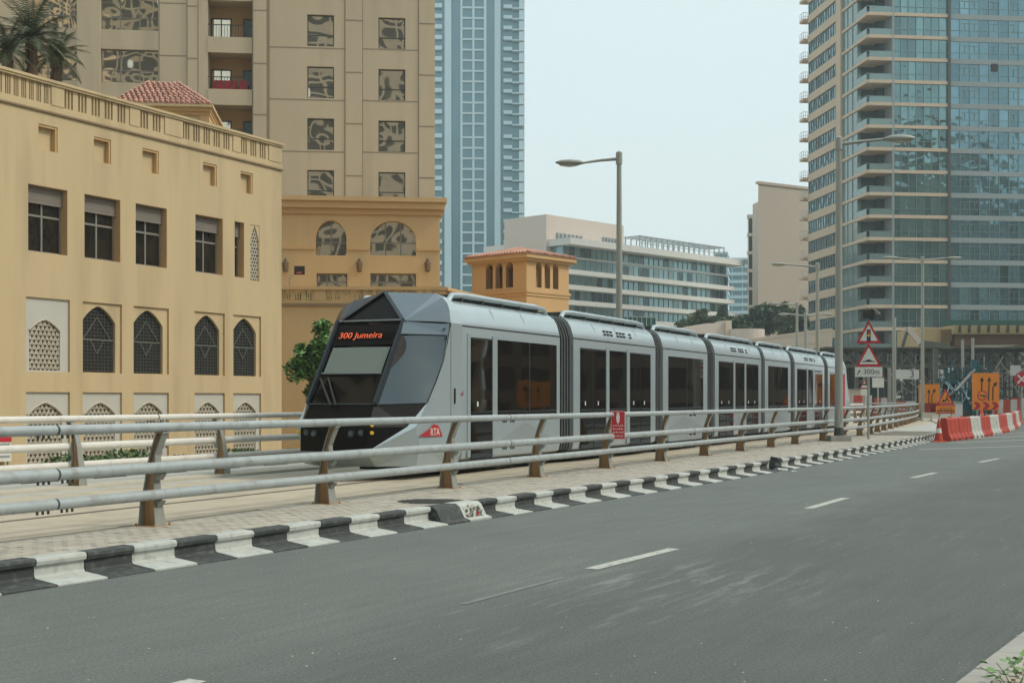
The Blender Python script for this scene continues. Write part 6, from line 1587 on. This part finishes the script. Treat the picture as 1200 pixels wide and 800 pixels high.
# ------------------------------------------------------------------ vegetation
def foliage(name, m, parent, center, rad, n, s, clumps, seed, flat=.8):
    rr = random.Random(seed); cs_ = []
    for _ in range(clumps):
        while True:
            v = Vector((rr.uniform(-1, 1), rr.uniform(-1, 1), rr.uniform(-1, 1)))
            if .25 < v.length < 1: break
        cs_.append((Vector((v.x * rad[0], v.y * rad[1], v.z * rad[2])) * .82, rr.uniform(.22, .42)))
    V, Fc = [], []
    for i in range(n):
        c, r0 = cs_[i % clumps]; v = Vector((rr.gauss(0, 1), rr.gauss(0, 1), rr.gauss(0, 1))).normalized() * (rr.random() ** .4)
        p = c + Vector((v.x * rad[0], v.y * rad[1], v.z * rad[2] * flat)) * r0 + Vector(center)
        a = Vector((rr.gauss(0, 1), rr.gauss(0, 1), rr.gauss(0, .6))).normalized(); b = a.cross(Vector((rr.gauss(0, .5), rr.gauss(0, .5), 1))).normalized(); k = s * rr.uniform(.6, 1.4)
        o = len(V); V += [tuple(p - a * k), tuple(p + b * k * .38 - Vector((0, 0, k * .1))), tuple(p + a * k), tuple(p - b * k * .38)]; Fc.append((o, o + 1, o + 2, o + 3))
    q = MB(); q.v = V; q.f = Fc; q.m = [0] * len(Fc); return q.build(name, m, parent)
def tree(px, Y, ytop, ybase, wpx, m, label, n=5000, s=.35, seed=1, zb=0.0, name='tree'):
    p = P(px, 400, Y); ppm = F / Y; zt = E_ + (CY - ytop) / ppm; zl = E_ + (CY - ybase) / ppm; r_ = empty(name, (p.x, p.y, zb)); tag(r_, label, 'tree')
    cz = (zt + zl) / 2 - zb; rx = wpx / ppm / 2; rz_ = (zt - zl) / 2
    foliage('crown', m, r_, (0, 0, cz), (rx, rx * .9, rz_), n, s, 26, seed)
    q = MB(); rr = random.Random(seed); q.tube([(0, 0, 0), (rr.uniform(-.1, .1), 0, cz * .45), (rr.uniform(-.2, .2), 0, cz)], [.16 + rx * .03, .12 + rx * .02, .06], 8)
    for k in range(6): a = k * 1.05 + rr.random(); q.tube([(0, 0, cz * (.4 + .06 * k)), (math.cos(a) * rx * .35, math.sin(a) * rx * .35, cz * (.75 + .05 * k)), (math.cos(a) * rx * .6, math.sin(a) * rx * .6, cz + rz_ * .3 * rr.random())], [.08, .05, .02], 6)
    q.build('trunk', M['bark'], r_); return r_
tree(374, 47, 371, 470, 76, M['leaf_green'], 'leafy bright green tree behind the tram nose, against the ochre terrace wall', 6500, .13, 3, -.5)
tree(895, 205, 353, 402, 60, M['leaf_dark'], 'broad dark tree below the blank beige slab building', 7000, .5, 5)
tree(858, 195, 367, 400, 44, M['leaf_dark'], 'smaller dark tree left of the broad one behind the round wall', 4500, .5, 6)
tree(823, 185, 361, 396, 36, M['leaf_olive'], 'pale olive bush tree behind the low retaining wall', 3500, .4, 7)
tree(802, 188, 371, 396, 22, M['leaf_olive'], 'small olive shrub tree at the left end of the retaining wall', 1800, .35, 8)
tree(922, 200, 347, 410, 34, M['leaf_olive'], 'thin brownish tree in front of the glass tower corner', 3800, .4, 9)
tree(936, 204, 352, 400, 26, M['leaf_dark'], 'narrow dark tree between the short lamps and the glass tower', 2500, .45, 10)
tree(846, 214, 357, 380, 16, M['leaf_olive'], 'faint rooftop shrub on the stepped end of the office block', 900, .35, 12)
# hedge along the service road
hg = MB(); rr = random.Random(21); V, Fc = [], []
for i in range(15000):
    t = rr.random() * 34; y = rr.uniform(-.45, .45); hgt = .4 + .2 * math.sin(t * .9) * math.sin(t * .37 + 1) + .1 * math.sin(t * 3.1)
    base = Vector((-9.9, 28.6, 0)) + Vector((.431, .902, 0)) * t + Vector((-.902, .431, 0)) * y; p = base + Vector((0, 0, -.1 + rr.random() ** .6 * hgt))
    a = Vector((rr.gauss(0, 1), rr.gauss(0, 1), rr.gauss(0, 1))).normalized(); b = a.cross(Vector((rr.gauss(0, 1), rr.gauss(0, 1), 1))).normalized(); k = rr.uniform(.04, .09)
    o = len(V); V += [tuple(p - a * k), tuple(p + b * k * .5), tuple(p + a * k), tuple(p - b * k * .5)]; Fc.append((o, o + 1, o + 2, o + 3))
hg.v, hg.f, hg.m = V, Fc, [0] * len(Fc); tag(hg.build('hedge', M['hedge_leaf']), 'low clipped green hedge along the service road before the yellow building', 'hedge')
# terrace and podium plants
for px, yt, lab, sd in ((432, 324, 'small green planting on the terrace beneath the wide podium window', 31), (341, 325, 'small shrubs at the left end of the terrace beside the basketball hoop', 32), (375, 327, 'low planting on the terrace right of the basketball hoop', 33)):
    u, z = T1.uz(px, yt, 2.0); o = empty('terrace_plant', T1.W(u, 2.0, tz0)); tag(o, lab, 'plant'); foliage('foliage', M['leaf_green'], o, (0, 0, .55), (1.0, .5, .42), 900, .09, 9, sd)
    q = MB(); q.box(-.9, .9, -.3, .3, 0, .3); q.build('planter', M['ochre_plaster'], o)
# palm on the roof terrace
def palm(px, py, Y, L_, n, label, seed, base_z):
    p = P(px, py, Y); r_ = empty('palm_tree', (p.x, p.y, base_z)); tag(r_, label, 'palm tree'); rr = random.Random(seed); cz = p.z - base_z
    q = MB(); q.tube([(0, 0, 0), (.05, 0, cz * .5), (0, 0, cz)], [.2, .17, .2], 10)
    for k in range(8): z_ = cz * k / 8; q.tube([(0, 0, z_), (0, 0, z_ + cz / 12)], [.24, .2], 10)
    q.build('trunk', M['bark'], r_)
    for f in range(n):
        a = f * 2.399 + rr.uniform(-.2, .2); el_ = R(78 - 105 * (f / n)); l = L_ * rr.uniform(.8, 1.1); pts = []; d = Vector((math.cos(a) * math.cos(el_), math.sin(a) * math.cos(el_), math.sin(el_))); pos = Vector((0, 0, cz)); mb = MB()
        N = 14
        for k in range(N + 1):
            pts.append(pos.copy()); pos += d * l / N; d = (d + Vector((0, 0, -.085))).normalized()
        mb.tube(pts, [.02 * (1 - k / (N + 2)) + .004 for k in range(N + 1)], 4)
        for k in range(2, N * 2 + 1):
            t = k / 2; i = min(int(t), N - 1); c = pts[i].lerp(pts[i + 1], t - i); tn = (pts[i + 1] - pts[i]).normalized(); sd = tn.cross(Vector((0, 0, 1))); sd = sd.normalized() if sd.length > .05 else Vector((1, 0, 0)); w_ = l * .24 * math.sin(math.pi * min(.96, (t / N) * .85 + .12))
            for sg_ in (-1, 1):
                tip = c + (sd * sg_ + tn * .55 + Vector((0, 0, -.25 + rr.uniform(-.15, .15)))).normalized() * w_; o2 = tn * .022
                mb.poly([tuple(c - o2), tuple(c + o2), tuple(tip)])
        mb.build('frond', M['palm_leaf'], r_)
palm(37, 44, 49, 1.95, 42, 'date palm with grey-green fronds on the roof of the yellow building', 4, 11.1)
palm(66, 66, 50.5, 1.45, 30, 'smaller palm clump right of the date palm, just above the balustrade', 9, 11.1)
palm(8, 60, 48.5, 1.4, 26, 'low palm clump left of the date palm at the picture edge', 13, 11.1)

# ------------------------------------------------------------------ towers added out of view, seen only as reflections in the glass
def street_tower(x, y, w_, d, h, rz, m, mg, fl, label, sp=3.5, pw_=.55):
    r_ = empty('opposite_tower', (x, y, -.6), R(rz)); tag(r_, label, 'building')
    q = MB(); q.box(-w_ / 2, w_ / 2, -d / 2, d / 2, 0, h); q.build('body', M[mg], r_)
    q = MB(); z = 2
    while z < h: q.box(-w_ / 2 - .3, w_ / 2 + .3, -d / 2 - .3, d / 2 + .3, z, z + fl * .36); z += fl
    q.build('spandrel', M[m], r_)
    q = MB(); n = int(w_ / sp)
    for k in range(1, n): x_ = -w_ / 2 + w_ * k / n; q.box(x_ - pw_, x_ + pw_, -d / 2 - .4, d / 2 + .4, 0, h)
    q.build('pier', M[m], r_)
    q = MB(); n = int(d / sp)
    for k in range(1, n): y_ = -d / 2 + d * k / n; q.box(-w_ / 2 - .4, w_ / 2 + .4, y_ - .55, y_ + .55, 0, h)
    q.build('pier', M[m], r_)
street_tower(-60, -48, 26, 24, 62, 20, 'tower_plaster', 'dark_void', 3.4, 'beige tower with dark windows mirrored in the tram windscreen')
street_tower(-44, -98, 34, 26, 128, -5, 'tower_plaster', 'dark_void', 7.5, 'beige tower across the street, mirrored in the left apartment windows', 6.8, .9)
street_tower(15, -95, 44, 26, 118, 4, 'far_beige', 'dark_void', 8.2, 'pale tower mirrored in the right apartment windows and podium arches', 7.5, 1.0)
street_tower(203, -60, 58, 30, 92, 12, 'tower_plaster', 'dark_void', 6.8, 'beige tower mirrored in the lower panes of the glass tower', 6, .8)
street_tower(270, -64, 52, 24, 78, 3, 'far_beige', 'dark_void', 3.4, 'cream block mirrored in the right part of the glass tower')
street_tower(-46, 17, 22, 20, 84, 22, 'tower_plaster', 'dark_void', 3.4, 'tall beige tower close on the left, mirrored in the tram windscreen')
street_tower(-130, -40, 30, 30, 75, 35, 'cream_plaster', 'dark_void', 3.4, 'cream tower mirrored at the left edge of the windscreen')
street_tower(84, 74, 34, 20, 26, -50, 'ochre_plaster', 'dark_void', 3.6, 'ochre block beyond the right edge, mirrored in the first tram windows')
street_tower(80, 118, 34, 18, 30, -38, 'brown_wall', 'dark_void', 3.6, 'brown block beyond the right edge, mirrored in the rear tram windows')
street_tower(66, 38, 26, 18, 22, -65, 'brown_wall', 'dark_void', 3.6, 'dark brown block across the road, mirrored in the cab door')
# orange lane sign at the right roadside, mirrored in the first tram window
r_, pl = orange_board(600, 480, 49.3, 1.5, 1.15, 1.95, 'orange lane sign on the right roadside, mirrored in the first tram window', [([(-.1, -.3), (-.1, .2)], 1), ([(.2, -.3), (.2, .2)], 1)])
r_.location = (22.8, 49.3, 0); r_.rotation_euler = (0, 0, R(-48))
# ------------------------------------------------------------------ thin warm haze filling the street
HZ = .00055
if HZ:
    hm = bpy.data.materials.new('haze'); hm.use_nodes = True; nt = hm.node_tree; nt.nodes.clear()
    pvn = nt.nodes.new('ShaderNodeVolumePrincipled'); pvn.inputs['Density'].default_value = HZ; pvn.inputs['Color'].default_value = (.80, .93, .96, 1); pvn.inputs['Anisotropy'].default_value = .2
    on = nt.nodes.new('ShaderNodeOutputMaterial'); nt.links.new(pvn.outputs[0], on.inputs['Volume'])
    q = MB(); q.box(-351, 501, -301, 621, -1.7, 156); hz_ = q.build('haze', hm); tag(hz_, kind='stuff')

for o in bpy.data.objects:
    if o.parent and o.name.split('.')[0] in ('mullions', 'panel_joint', 'vertical_joint', 'balusters', 'railing', 'louvre', 'roof_pergola', 'hatch_joint', 'roof_rail_bracket', 'roof_vent', 'panel_seam', 'lattice',
            'iron_grille', 'joint_bolt', 'glazing_bar', 'bellows_fold', 'spandrel', 'pier', 'window_ledge', 'rib', 'forklift_slot', 'plate_lettering', 'sign_lettering', 'display_louvre', 'text_line', 'balcony_railing', 'pipe', 'hose', 'glass_wall', 'tread_bar', 'sign_border', 'logo_lettering', 'display_text', 'frame') and not (o.name.startswith(('pier', 'frame')) and o.parent.get('category') != 'building'):
        o['kind'] = 'stuff'
